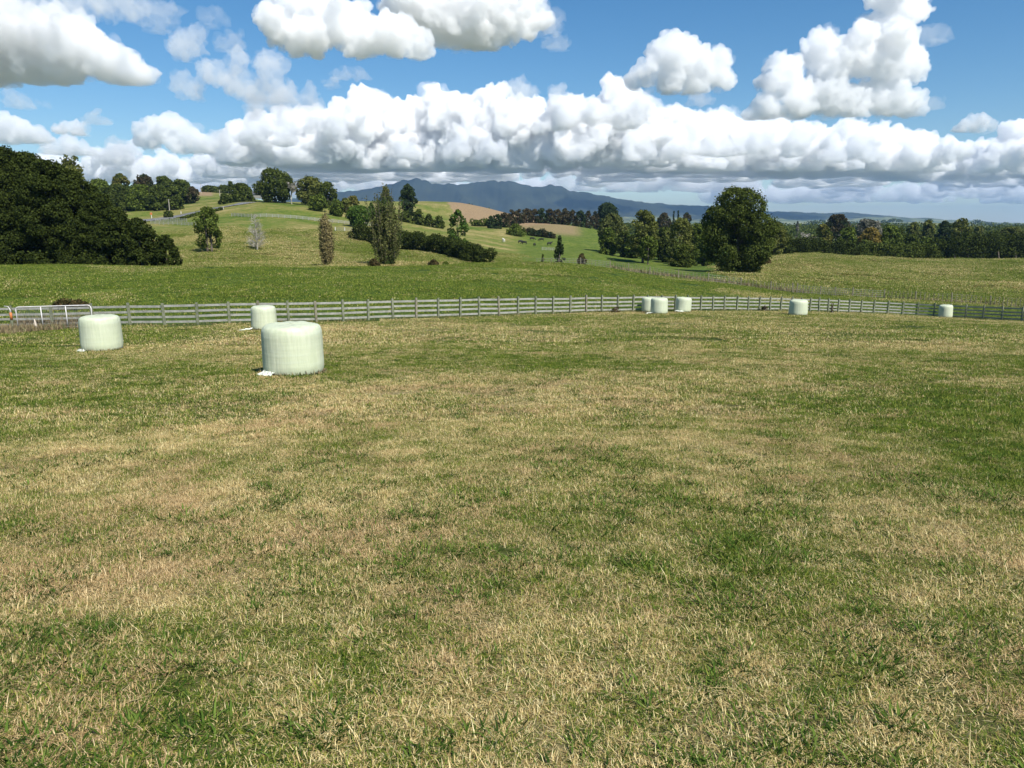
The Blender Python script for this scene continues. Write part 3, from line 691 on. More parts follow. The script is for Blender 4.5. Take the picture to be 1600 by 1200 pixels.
# ------------------------------------------------------------------ trees
EV = 'big dark evergreens standing behind the left paddock'
for px, Y, w, top, pr, lb in ((-70, 106, 190, 225, 'dome', 'tallest dark evergreen tree cut by the left frame edge'), (22, 103, 165, 238, 'dome', 'tall dark evergreen under the grey bare sticks'),
    (58, 104, 140, 247, 'dome', 'dark evergreen filling between the two tallest ones'), (118, 104, 120, 271, 'dome', 'dark evergreen just right of the rounded top'), (163, 102, 90, 305, 'dome', 'dark evergreen where the mass slopes steeply down'),
    (92, 102, 130, 258, 'dome', 'dark evergreen whose rounded top is lower than its tall left neighbour'), (140, 103, 100, 287, 'dome', 'dark evergreen at the middle step of the descending mass'),
    (186, 101, 80, 326, 'dome', 'bushy evergreen filling the dip in the dark mass'), (222, 100, 76, 343, 'dome', 'low wide evergreen right of the dip in the mass'), (262, 99, 48, 368, 'dome', 'lowest evergreen at the right end of the mass')):
    p = ground(px, Y); by = project(*p)[1]
    tree(px, Y, w, (by-top), pr, 'ever', lb, 'evergreen_tree', group=EV, trunk=.01, nb=int(70+w*.9), leaf=.22, cover=2.0, gap=.15, br=(.12, .24), nl=10)
def bare_cone(px, Y, wpx, hpx, label):
    p = ground(px, Y); h = hpx*Y/F; w = wpx*Y/F; e = empty('bare_tree', p-np.array([0, 0, .1])); tag(e, label, 'tree'); mb = MB()
    mb.tube([(0, 0, -.2), (.1, 0, h*.4), (-.05, 0, h*.75), (0, 0, h)], [.16, .11, .06, .03], 6)
    for k in range(120):
        s = rnd.uniform(.06, .97); L = w*.55*((1-s)**.7*.9+.12)*rnd.uniform(.6, 1.05); a = rnd.uniform(0, 6.28); d = Vector((math.cos(a), math.sin(a), rnd.uniform(.1, .8))).normalized(); b = Vector((0, 0, s*h)); mb.tube([b, b+d*L*.5, b+d*L+Vector((0, 0, L*.1))], [.035, .028, .018], 4, False)
        for q in range(7):
            c = b+d*L*rnd.uniform(.25, .95); d2 = (d+Vector([rnd.gauss(0, .6) for _ in range(3)])).normalized(); mb.tube([c, c+d2*L*rnd.uniform(.2, .45)], [.022, .014], 3, False)
    mb.build('trunk', M_PALEBARK, e)
def T(px, Y, w, top, pr, c, lb, **k):
    p = ground(px, Y); by = project(*p)[1]
    return tree(px, Y, w, max(5, by-top), pr, c, lb, **k)
T(125, 215, 56, 251, 'umbrella', 'olive', 'airy dark tree showing above the evergreen mass', name='gum_tree', trunk=.3, gap=.42, cover=1.6)
bare_tree(7, 116, 22, 205, 'bare grey branches poking above the tall evergreen', spread=.35, lv=4)
BL = 'trees of the dark belt above the road'
for px, w, top, c, lb in ((160, 52, 283, 'mid', 'greener tree at the left end of the dark belt'), (190, 46, 290, 'dark', 'dark tree second in the belt below the yellow tree'), (220, 48, 291, 'mid', 'rounded tree in the middle of the belt'), (250, 44, 291, 'dark', 'dark tree in the belt behind the crossarm pole'), (272, 34, 293, 'dark', 'dark tree near the right end of the belt')):
    T(px, 345, w, top, 'dome', c, lb, name='belt_tree', group=BL, trunk=.04)
for px, w, top, c, lb in ((193, 30, 274, 'yellow', 'yellowish flat topped tree rising behind the belt'), (229, 36, 276, 'brown', 'brown tinted tree rising behind the belt beside the yellow one'), (259, 34, 278, 'dark', 'dark spiky topped tree rising behind the belt'), (284, 38, 283, 'dark', 'dark tree where the belt steps down'), (300, 26, 293, 'brown', 'brownish tree ending the belt beside the brown field')):
    T(px, 400, w, top, 'round', c, lb, name='belt_tree', group=BL, trunk=.05)
T(330, 560, 34, 291, 'dome', 'dark', 'low dark skyline scrub above the brown field by the white pole', name='skyline_shrub', trunk=.0)
T(350, 560, 26, 290, 'dome', 'dark', 'low dark skyline scrub left of the palm', name='skyline_shrub', trunk=.0)
T(362, 380, 11, 285, 'umbrella', 'dark', 'small palm like tree above the dark shrubs', name='cabbage_tree', trunk=.55)
T(378, 355, 42, 288, 'dome', 'dark', 'round dark tree at the top of the road', trunk=.03); T(352, 352, 22, 303, 'dome', 'dark', 'low dark shrub beside the power pole', name='shrub', cat='shrub', trunk=0)
T(263, 296, 17, 330, 'round', 'dark', 'small round shrub beside the road near the sign', name='shrub', cat='shrub', trunk=.05)
hedge([(282, 343, (220, 360), 4), (315, 335.5, (220, 380), 5), (348, 328, (220, 400), 4)], 'low dark hedge along the road verge', 'dark', leaf=.5)
T(430, 322, 62, 267, 'oval', 'dark', 'large dark tree on the hill crest, left of the pair', trunk=.06, nb=34)
bare_tree(456, 320, 22, 34, 'pale half bare tree between the two big crest trees', leafc='grey', spread=.5)
T(486, 324, 54, 279, 'oval', 'olive', 'large crest tree with yellowish crown', trunk=.05, nb=30); T(513, 318, 32, 286, 'oval', 'dark', 'dark upright tree against the right side of yellowish crown', trunk=.04)
T(498, 292, 34, 305, 'oval', 'mid', 'fresh green tree on the slope below the crest pair', trunk=.04); T(526, 285, 24, 313, 'oval', 'mid', 'small round green tree right of the fresh green one', trunk=.03)
T(541, 300, 20, 310, 'oval', 'olive', 'olive green tree behind the round green tree', trunk=.04); T(553, 305, 22, 307, 'round', 'yellow', 'small yellow brown tree behind the left slope trees', trunk=.1)
T(561, 262, 42, 323, 'round', 'bright', 'broad leafy tree above the hedge left end', trunk=.08, gap=.32); T(581, 300, 14, 318, 'oval', 'bright', 'slim yellow green tree left of the tall poplar', trunk=.05)
T(328, 165, 50, 325, 'oval', 'mid', 'leafy tree with two trunks alone on the left slope', two=True, trunk=.11, gap=.3, nb=30, leaf=.3)
bare_cone(402, 172, 36, 54, 'leafless silvery tree alone on the left slope')
# poplars
def poplar(px, Y, w, top, c, lb):
    p = ground(px, Y); by = project(*p)[1]; h = (by-top)*Y/F; ww = w*Y/F
    e = empty('poplar_tree', p-np.array([0, 0, .1])); tag(e, lb, 'tree', 'poplars rising from the gully'); mb = MB(); L = []; LN = []
    for k in range(150):
        z0 = h*rnd.uniform(0, .62)**1.0; a = rnd.uniform(0, 6.28); s = z0/h
        reach = ww*.5*(.8+.35*math.sin(min(1, s+.25)*3.1)**.8)*rnd.uniform(.35, 1.0); L_ = h*rnd.uniform(.22, .42); z1 = min(z0+L_, h*.985)
        if z1 > h*.8: reach *= max(.12, (h-z1)/(h*.2)+.15)
        pts = [Vector((0, 0, z0)), Vector((math.cos(a)*reach*.8, math.sin(a)*reach*.8, z0+(z1-z0)*.22)), Vector((math.cos(a)*reach, math.sin(a)*reach, z1))]
        mb.tube(pts, [.05, .04, .018], 4, False)
        for q in range(85):
            t = rnd.uniform(.2, 1.05); pos = pts[1].lerp(pts[2], (t-.35)/.65) if t > .35 else pts[0].lerp(pts[1], t/.35)
            L.append((pos[0]+rnd.gauss(0, .17), pos[1]+rnd.gauss(0, .17), pos[2]+rnd.gauss(0, .25))); LN.append((math.cos(a), math.sin(a), .3))
    mb.tube([(0, 0, -.2), (0, 0, h*.4), (.1, 0, h*.75), (0, 0, h*.97)], [.28, .2, .1, .03], 7)
    mb.build('trunk', M_BARK, e)
    for q in range(9000 if w > 30 else 500):
        s = rnd.random()**1.25; f = (.5+.5*min(1, s*4))*(1-max(0, s-.55)/.47)**.75; a = rnd.uniform(0, 6.28); rr = ww*.40*f*rnd.random()**.45
        if vnoise(a*1.9+3, s*7, 12) < .32: continue
        L.append((rr*math.cos(a), rr*math.sin(a), s*h*.97)); LN.append((math.cos(a), math.sin(a), .25))
    L = np.array(L); LN = np.array(LN); hfr = L[:, 2]/h; k = NR.random(len(L)) < (1.05-.55*hfr); L, LN = L[k], LN[k]
    V, Fc = leaves(L, LN, .2, .75); mesh_obj('crown', V, Fc, leaf_mat(*G[c]), e, attrs={'rnd': ('FACE', NR.uniform(0, 1, len(Fc)))})
poplar(512, 128, 19, 334, 'redpop', 'slim reddish brown poplar, the shorter of the two'); poplar(606, 126, 50, 293, 'poplar', 'tall olive brown poplar standing before the hedge')
T(585, 122, 22, 404, 'dome', 'rust', 'reddish brown bush at the foot of the tall poplar', name='bush', cat='bush', trunk=0, leaf=.2)
T(678, 124, 22, 405, 'dome', 'rust', 'brown bush in the gully under the hedge', name='bush', cat='bush', trunk=0, leaf=.2); T(696, 124, 16, 408, 'dome', 'mid', 'small green bush right of the brown gully bush', name='bush', cat='bush', trunk=0, leaf=.2)
hedge([(552, 373, (140, 300), 22), (590, 381, (140, 280), 25), (630, 390, (130, 260), 27), (672, 393, (130, 250), 25), (705, 400, (120, 230), 28), (738, 410, (115, 200), 26), (766, 413, (100, 180), 22)], 'long dark clipped hedge curving down the slope behind the poplars', 'ever', thick=.9, leaf=.3)
T(716, 222, 38, 330, 'oval', 'bright', 'bright leafy tree rising just behind the long hedge', trunk=.05, nb=26)
T(641, 345, 30, 291, 'oval', 'pine', 'ragged dark pine leaning on the skyline right of the tall poplar', name='pine_tree', trunk=.12, lean=-.12, gap=.36)
for px, w, top, lb in ((634, 26, 330, 'dark shrub under the ragged pine'), (655, 24, 328, 'taller dark shrub right of the ragged pine'), (670, 18, 335, 'small dark shrub in the middle of the row'), (686, 22, 338, 'last dark shrub at the right of the row')):
    T(px, 318, w, top, 'dome', 'dark', lb, name='shrub', cat='shrub', group='dark shrubs along the field edge', trunk=0)
# brown conifer shelter belt
k = 0
ordn = ['first', 'second', 'third', 'fourth', 'fifth', 'sixth', 'seventh', 'eighth', 'ninth', 'tenth', 'eleventh', 'twelfth', 'thirteenth', 'fourteenth', 'fifteenth']
for px, w, top, c, Y in ((767, 15, 337, 'pine', 375), (777, 16, 335, 'pine', 378), (788, 17, 333, 'brown', 390), (799, 17, 328, 'brown', 430), (811, 18, 327, 'brown', 440), (823, 18, 326, 'brown', 446), (835, 18, 327, 'brown', 450), (847, 18, 326, 'pine', 452), (859, 18, 327, 'brown', 455), (871, 18, 328, 'brown', 458), (883, 18, 328, 'brown', 460), (895, 18, 330, 'brown', 462), (907, 18, 330, 'pine', 464), (919, 17, 332, 'brown', 468), (930, 14, 331, 'brown', 470)):
    T(px, Y, w*1.25, top+rnd.uniform(-1.5, 1.5), 'column', c, '%s tree from the left in the brown tipped conifer shelter belt' % ordn[k], name='shelter_conifer', group='brown tipped conifers of the shelter belt', trunk=.0, nb=22, gap=.15); k += 1
T(948, 490, 48, 319, 'dome', 'pine', 'dark domed tree at the right end of the shelter belt', trunk=.05)
T(806, 340, 32, 351, 'dome', 'mid', 'green rounded bush left of the brown low hedge', name='bush', cat='bush', trunk=0)
hedge([(820, 352, None, 11), (845, 350, None, 12), (866, 345, None, 8)], 'low brownish hedge above the black cattle', 'brown', leaf=.5)
T(874, 121, 27, 369, 'cone', 'pine', 'dark conical tree behind the mound crest', name='conifer', trunk=.05, leaf=.22, nb=26, gap=.2); T(848, 121, 10, 397, 'cone', 'dark', 'small dark sapling left of conical tree', name='sapling', trunk=.02, leaf=.2)
T(909, 122, 22, 396, 'dome', 'rust', 'reddish bush right of the conical tree', name='bush', cat='bush', trunk=0, leaf=.2)
# right centre tree belt
for px, Y, w, top, pr, c, lb, kw in (
    (955, 300, 52, 336, 'round', 'willow', 'pale yellow green willow at the left of the belt', dict(trunk=.05)), (950, 268, 36, 357, 'dome', 'mid', 'darker bush in front of the pale willow', dict(trunk=.0)),
    (975, 262, 30, 362, 'round', 'dark', 'dark rounded tree right of the pale willow', dict(trunk=.03)), (1004, 235, 56, 331, 'oval', 'olive', 'tall rounded olive tree rising above the belt', dict(trunk=.08, nb=34)),
    (1012, 200, 34, 370, 'oval', 'mid', 'leaning small tree with its trunk showing below', dict(trunk=.3)), (1036, 250, 36, 356, 'round', 'dark', 'dark tree between the two olive trees', dict(trunk=.02)),
    (1060, 215, 52, 343, 'oval', 'olive', 'broad olive tree left of the giant tree', dict(trunk=.04, nb=34)), (1085, 225, 48, 352, 'oval', 'mid', 'mid green tree touching the giant tree on its left', dict(trunk=.02)), (1066, 180, 40, 382, 'dome', 'dark', 'dark low tree at the foot of the broad olive tree', dict(trunk=.0)),
    (990, 258, 34, 366, 'round', 'mid', 'green tree filling in under the tall rounded olive tree', dict(trunk=.02)), (1022, 262, 30, 360, 'round', 'olive', 'olive tree half hidden behind the leaning small tree', dict(trunk=.02)), (1047, 240, 34, 372, 'dome', 'dark', 'low dark tree between the leaning and broad olive trees', dict(trunk=.0)), (1100, 210, 36, 372, 'dome', 'mid', 'low green tree tucked against the giant trunk left side', dict(trunk=.0)),
    (1208, 222, 42, 349, 'oval', 'olive', 'olive tree behind the giant tree on its right', dict(trunk=.03)), (1228, 240, 26, 366, 'dome', 'dark', 'dark bush at the left end of the far hedge', dict(trunk=0)),
    (1196, 172, 20, 402, 'dome', 'rust', 'orange tinted shrub under the giant tree right side', dict(trunk=0, leaf=.3))):
    T(px, Y, w, top, pr, c, lb, **kw)
T(1036, 520, 28, 335, 'round', 'brown', 'distant purple brown tree above the belt'); T(1051, 640, 6, 332, 'fir', 'pine', 'thin distant conifer, left of the two spires', name='conifer'); T(1058, 640, 8, 331, 'fir', 'pine', 'thicker distant conifer, right of the two spires', name='conifer'); T(1071, 600, 20, 334, 'round', 'brown', 'distant brown tree right of the two spires')
# the giant
p = ground(1150, 148); by = project(*p)[1]
tree(1150, 148, 122, by-298, 'oval', 'dark', 'giant spreading tree towering over the gully, dark shade beneath', name='giant_tree', trunk=.02, nb=88, br=(.14, .36), leaf=.27, gap=.30, cover=2.0, nl=16)
# right hand trees behind the hill
for px, Y, w, top, pr, c, lb, kw in (
    (1214, 640, 22, 348, 'dome', 'dark', 'small distant dark dome of a tree right of the giant', {}), (1244, 620, 7, 347, 'column', 'grey', 'thin grey distant poplar', {}),
    (1283, 285, 32, 352, 'oval', 'yellow', 'yellow green tree left of the purple topped tree', {}), (1304, 400, 44, 337, 'umbrella', 'brown', 'dark purple brown spreading tree above the hedge', dict(trunk=.3, gap=.38)),
    (1322, 290, 34, 356, 'round', 'mid', 'mid green tree below the purple topped tree', {}), (1352, 360, 54, 345, 'round', 'grey', 'grey brown tree behind the golden one', dict(gap=.35)),
    (1355, 268, 42, 357, 'oval', 'autumn', 'golden autumn tree standing above the hedge', {}), (1388, 280, 46, 354, 'oval', 'mid', 'broad green tree right of golden autumn tree', {}),
    (1424, 380, 24, 349, 'round', 'olive', 'left one of two small open crowned skyline trees left of the darkest tree', dict(trunk=.2)), (1446, 380, 24, 346, 'round', 'olive', 'right one of two small open crowned skyline trees left of the darkest tree', dict(trunk=.2)),
    (1421, 270, 34, 367, 'dome', 'dark', 'dark round tree in the middle of the wooded strip', {}), (1445, 275, 34, 372, 'dome', 'mid', 'mid green tree left of the tall dark hedge', {}),
    (1470, 330, 28, 347, 'oval', 'pine', 'darkest tree with pale trunk on the right skyline', dict(trunk=.2)), (1497, 320, 40, 343, 'oval', 'olive', 'tall olive tree, highest on the right skyline', dict(nb=30)),
    (1525, 330, 26, 355, 'oval', 'willow', 'thin pale tree right of the tall olive', dict(gap=.4)), (1575, 300, 60, 357, 'dome', 'willow', 'wide pale green tree near right frame edge', {}), (1625, 300, 60, 354, 'dome', 'yellow', 'yellow green tree cut by the right frame edge', {}),
    (1400, 330, 40, 358, 'dome', 'dark', 'dark tree behind the broad green tree', {})):
    T(px, Y, w, top, pr, c, lb, **kw)
bare_tree(1256, 290, 34, 40, 'leafless grey tree with fine twigs above the hedge', leafc='grey', spread=.6); bare_tree(1318, 300, 26, 38, 'leafless pale tree between the green trees', leafc='grey', spread=.6)
hedge([(1212, 238, None, 28), (1250, 240, None, 29), (1290, 242, None, 27), (1338, 243, None, 24)], 'dark hedge behind the hill, nearest the giant tree', 'ever', leaf=.42)
hedge([(1342, 243, None, 24), (1380, 243, None, 26), (1420, 245, None, 24), (1462, 246, None, 26)], 'dark hedge behind the hill, lowest stretch in the middle', 'dark', leaf=.42)
hedge([(1466, 246, None, 36), (1510, 247, None, 38), (1560, 248, None, 39), (1650, 250, None, 40)], 'tall dark hedge with pale trunks at the right', 'ever', leaf=.42, trunks=True)
T(115, 49, 66, 467, 'dome', 'rust', 'low brown and green bush just behind the gate', name='bush', cat='bush', trunk=0, leaf=.13, depth=.5)
for px, Y, w, top, lb in ((1195, 63.3, 16, 476, 'small reddish weed clump against the fence between bales'), (963, 53.3, 22, 478, 'dry reddish weed clump at fence left of paired bales'), (1300, 64.5, 9, 471, 'green weed growing up the fence right of the solitary bale')):
    T(px, Y, w, top, 'dome', 'rust' if px != 1300 else 'mid', lb, name='weed_clump', cat='weeds', trunk=0, leaf=.09, nb=10, cover=1.0, gap=.4)
# crop rows by the brown hill
hedge([(738, 395, None, 10), (755, 392, None, 11), (772, 388, None, 10)], 'green vine like rows below the brown hill', 'mid', leaf=.55, name='crop_row', cat='crop')

# far woodland on the plain: nobody could count it
PW = []; 
for k in range(2600):
    px = rnd.uniform(700, 1750); Y = math.exp(rnd.uniform(math.log(560), math.log(3600))); g_ = ground(px, Y)
    if fbm(g_[0]/330+5, Y/520, 60, 4) < .5 and rnd.random() > .12: continue
    if Y < 700 and px < 960: continue
    r = rnd.uniform(3, 8)*(1+Y/3500); PW.append((g_[0], g_[1], g_[2]+r*.55, r*1.3, r*1.3, r))
PA = []; NA = []
for b in PW:
    n = 60; d = NR.normal(0, 1, (n, 3)); d /= np.linalg.norm(d, axis=1, keepdims=True); d[:, 2] = np.abs(d[:, 2])*1.0
    PA.append(np.array(b[:3])+d*np.array(b[3:])*NR.uniform(.7, 1.05, (n, 1))); NA.append(d)
PA = np.concatenate(PA); NA = np.concatenate(NA)
sz = np.clip(PA[:, 1:2]*.0021, 1.2, 6); V, Fc = leaves(PA, NA, sz)
tag(mesh_obj('far_woodland', V, Fc, leaf_mat(*G['dark']), attrs={'rnd': ('FACE', NR.uniform(0, 1, len(Fc)))}), 'dark distant woods and hedgerows scattered over the plain', None, None, 'stuff')

# ------------------------------------------------------------------ cattle and sheep
def hide(name, c):
    m, nt, ns, lk, bs = newmat(name); tc = ns.new('ShaderNodeTexCoord'); n = noise(nt, tc.outputs['Object'], 2, 2)
    lk.new(ramp(nt, n, [(.3, c), (.7, tuple(x*1.4 for x in c))]), bs.inputs['Base Color']); bs.inputs['Roughness'].default_value = .8; return m
M_BLACK = hide('black_hide', (.005, .0045, .004)); M_WOOL = hide('white_hide', (.6, .57, .5))
def cow(px, py, label, mat, s=1.0, rz=0.0, graze=True):
    p = at(px, py, 240, 400, 320); e = empty('cow', p, rz); tag(e, label, 'cow', 'cattle grazing on the far slope')
    me = bpy.data.meshes.new('body'); vs = []; es = []; rs = []
    def ch(par, pts):
        for (x, y, z, r) in pts:
            vs.append((x*s, y*s, z*s)); rs.append(r*s)
            if par is not None: es.append((par, len(vs)-1))
            par = len(vs)-1
        return par
    ch(None, [(-.75, 0, 1.12, .34)]); ch(0, [(-.3, 0, 1.05, .40), (.2, 0, 1.03, .41), (.65, 0, 1.08, .36)])
    hd = [(1.0, 0, 1.05, .2), (1.3, 0, .7, .15), (1.5, 0, .3, .13), (1.58, 0, .12, .08)] if graze else [(1.0, 0, 1.3, .2), (1.25, 0, 1.5, .16), (1.5, 0, 1.42, .13), (1.68, 0, 1.32, .09)]
    ch(3, hd)
    for sx in (-1, 1):
        ch(0, [(-.8, .2*sx, .75, .17), (-.88, .21*sx, .48, .08), (-.8, .21*sx, .02, .065)]); ch(3, [(.68, .19*sx, .7, .13), (.7, .2*sx, .4, .075), (.68, .2*sx, .02, .065)])
        ch(5, [(1.22, .17*sx, .9 if graze else 1.58, .05)])
    ch(0, [(-1.02, 0, 1.2, .05), (-1.1, 0, .8, .03), (-1.1, 0, .45, .045)])
    me.from_pydata(vs, es, []); o = bpy.data.objects.new('body', me); C.objects.link(o); o.parent = e
    o.modifiers.new('skin', 'SKIN'); sb = o.modifiers.new('sub', 'SUBSURF'); sb.levels = sb.render_levels = 1
    for v, r in zip(me.skin_vertices[0].data, rs): v.radius = (r, r)
    me.skin_vertices[0].data[0].use_root = True
    me.materials.append(mat)
cow(813.5, 380.5, 'black cow grazing, leftmost of the herd', M_BLACK, rz=.3); cow(819, 382, 'black cow grazing just right of the leftmost one', M_BLACK, rz=2.8)
cow(831.5, 375.5, 'black cow grazing highest on the slope', M_BLACK, rz=.1); cow(835, 384.5, 'black cow grazing lowest on the slope', M_BLACK, rz=1.2, s=.9)
cow(846, 377, 'black cow with its side to the camera under the low hedge', M_BLACK, rz=3.1); cow(858.5, 383.5, 'black cow furthest right beside the conical tree', M_BLACK, rz=.4, graze=False)
cow(787, 378.5, 'lone white cow left of the black cattle', M_WOOL, rz=1.9, graze=False)

# ------------------------------------------------------------------ far buildings
M_ROOF = wood_mat('dark_roof', (.05, .05, .055), (.09, .09, .1), (.04, .04, .04)); M_WALL = wood_mat('pale_wall', (.2, .19, .17), (.27, .26, .23), (.15, .14, .12))
def house(px, Y, wpx, hpx, label, name='farm_building', rows=0):
    p = ground(px, Y); w = wpx*Y/F; h = hpx*Y/F; e = empty(name, p); tag(e, label, 'building'); d = w*.5
    MB().box((-w/2, 0, h*.28), (w/2, 0, h*.28), d, h*.6).build('wall', M_WALL, e)
    V = [(-w*.54, -d*.58, h*.56), (w*.54, -d*.58, h*.56), (w*.54, d*.58, h*.56), (-w*.54, d*.58, h*.56), (-w*.5, 0, h), (w*.5, 0, h)]
    mesh_obj('roof', V, [[0, 1, 5, 4], [2, 3, 4, 5], [1, 2, 5], [3, 0, 4], [3, 2, 1, 0]], M_ROOF, e)
    MB().box((-w*.1, -d*.5-.03, h*.02+.3), (-w*.1, -d*.5-.03, h*.42), w*.18, .06, up=(0, 1, 0)).build('door', M_ROOF, e)
house(393, 556, 32, 10, 'long dark roofed farm building between the crest trees'); house(548, 470, 8, 7, 'tiny pale building on the hill skyline')
# ------------------------------------------------------------------ grass and weeds (uncountable)
m, nt, ns, lk, bs = newmat('grass_blades'); M_GRASS = m
geo = ns.new('ShaderNodeNewGeometry'); P = geo.outputs['Position']
rn = attr(nt, 'rnd'); rn2 = attr(nt, 'rnd2'); dr = attr(nt, 'dry', 'INSTANCER')
ln_ = mth(nt, 'MULTIPLY', mth(nt, 'SUBTRACT', noise(nt, P, 2.6, 4, .62), .5), 2.4); ln2 = mth(nt, 'MULTIPLY', mth(nt, 'SUBTRACT', noise(nt, P, .55, 2, .5), .5), .8)
dd = mth(nt, 'ADD', mth(nt, 'ADD', dr, ln2), ln_)
isg = mth(nt, 'GREATER_THAN', rn, mth(nt, 'ADD', mth(nt, 'MULTIPLY', dd, .82), .08))
straw = ramp(nt, rn2, [(0, (.30, .20, .08)), (.35, (.56, .43, .18)), (.7, (.78, .63, .30)), (1, (.88, .77, .44))])
pink = mth(nt, 'MULTIPLY', ramp(nt, noise(nt, P, .8, 3), [(.48, 0.), (.62, 1.)]), .45)
straw = mix(nt, pink, straw, ramp(nt, rn2, [(0, (.28, .165, .085)), (1, (.70, .47, .27))]))
green = ramp(nt, rn2, [(0, (.045, .085, .014)), (.5, (.12, .185, .024)), (1, (.33, .35, .06))])
col = mix(nt, isg, straw, green)
ns.remove(bs); d = ns.new('ShaderNodeBsdfDiffuse'); t = ns.new('ShaderNodeBsdfTranslucent'); g = N(nt, 'ShaderNodeBsdfGlossy', i_Roughness=.45)
lk.new(col, d.inputs[0]); lk.new(col, t.inputs[0]); x = N(nt, 'ShaderNodeMixShader', i_0=.3); lk.new(d.outputs[0], x.inputs[1]); lk.new(t.outputs[0], x.inputs[2])
x2 = N(nt, 'ShaderNodeMixShader', i_0=.008); lk.new(x.outputs[0], x2.inputs[1]); lk.new(g.outputs[0], x2.inputs[2]); lk.new(x2.outputs[0], ns['Material Output'].inputs[0])
m, nt, ns, lk, bs = newmat('weed_blades'); M_WEED = m
rn2 = attr(nt, 'rnd2'); col = ramp(nt, rn2, [(0, (.022, .05, .010)), (.6, (.065, .12, .018)), (1, (.16, .23, .045))])
ns.remove(bs); d = ns.new('ShaderNodeBsdfDiffuse'); t = ns.new('ShaderNodeBsdfTranslucent')
lk.new(col, d.inputs[0]); lk.new(col, t.inputs[0]); x = N(nt, 'ShaderNodeMixShader', i_0=.3); lk.new(d.outputs[0], x.inputs[1]); lk.new(t.outputs[0], x.inputs[2])
lk.new(x.outputs[0], ns['Material Output'].inputs[0])

def blades(base, L, wd, lean, az, curl, mat, name):
    """base (n,2); L length; wd width; lean from vertical; az heading; curl extra bend"""
    n = len(L); dx, dy = np.cos(az), np.sin(az); sx, sy = -dy, dx
    rows = []; x, y, z = base[:, 0].copy(), base[:, 1].copy(), np.full(n, -.006); a = lean.copy()
    for k, wf in enumerate((1.0, .8, .12)):
        w_ = wd*wf*.5; rows.append(np.stack([x-sx*w_, y-sy*w_, z], -1)); rows.append(np.stack([x+sx*w_, y+sy*w_, z], -1))
        x = x+dx*np.sin(a)*L*.5; y = y+dy*np.sin(a)*L*.5; z = np.maximum(z+np.cos(a)*L*.5, .004+.002*k); a = a+curl
    V = np.stack(rows, 1).reshape(-1, 3); o = np.arange(n)[:, None]*6
    Fc = np.stack([o+np.array([0, 1, 3, 2]), o+np.array([2, 3, 5, 4])], 1).reshape(-1, 4)
    me_o = mesh_obj(name, V, Fc, mat, attrs={'rnd': ('FACE', np.repeat(NR.uniform(0, 1, n), 2)), 'rnd2': ('FACE', np.repeat(NR.uniform(0, 1, n), 2))})
    C.objects.unlink(me_o); return me_o
def patch(size, n, wd, L0, L1, name):
    b = NR.uniform(-.5, .5, (n, 2))*size*1.12; nz = vnoise(b[:, 0]/size*6+NR.uniform(0, 99), b[:, 1]/size*6, 3)
    lean = np.abs(NR.normal(.9, .5, n)); flat = NR.random(n) < .36; lean[flat] = NR.uniform(1.2, 1.57, flat.sum())
    L = NR.uniform(L0, L1, n)*(.6+.8*nz); L[flat] *= 1.9; w2 = np.where(NR.random(n) < .012, 2.4, 1.0); L = L*w2
    az = NR.uniform(0, 6.283, n)
    return blades(b, L, wd*NR.uniform(.6, 1.4, n), lean, az, NR.normal(.25, .3, n), M_GRASS, name)
colls = {}
for key, args, nv in (('near', (.6, 4200, .0032, .018, .043), 5), ('mid', (1.2, 4200, .0065, .03, .055), 4), ('far', (3.0, 5000, .018, .045, .075), 4)):
    c_ = bpy.data.collections.new('grass_'+key)
    for v in range(nv): c_.objects.link(patch(*args, 'grass_patch'))
    colls[key] = c_
c_ = bpy.data.collections.new('weed_tufts')
for v in range(9):
    n = [14, 20, 26, 34, 45, 60, 16, 30, 80][v]; r = [.015, .02, .03, .05, .09, .14, .02, .07, .2][v]
    b = NR.normal(0, r, (n, 2)); az = np.arctan2(b[:, 1], b[:, 0])+NR.normal(0, .8, n); L = NR.uniform(.03, .085, n)*(1.15 if v < 4 else .95)
    c_.objects.link(blades(b, L, NR.uniform(.005, .011, n), NR.uniform(.6, 1.4, n), az, NR.uniform(.1, .6, n), M_WEED, 'weed_tuft'))
colls['weed'] = c_

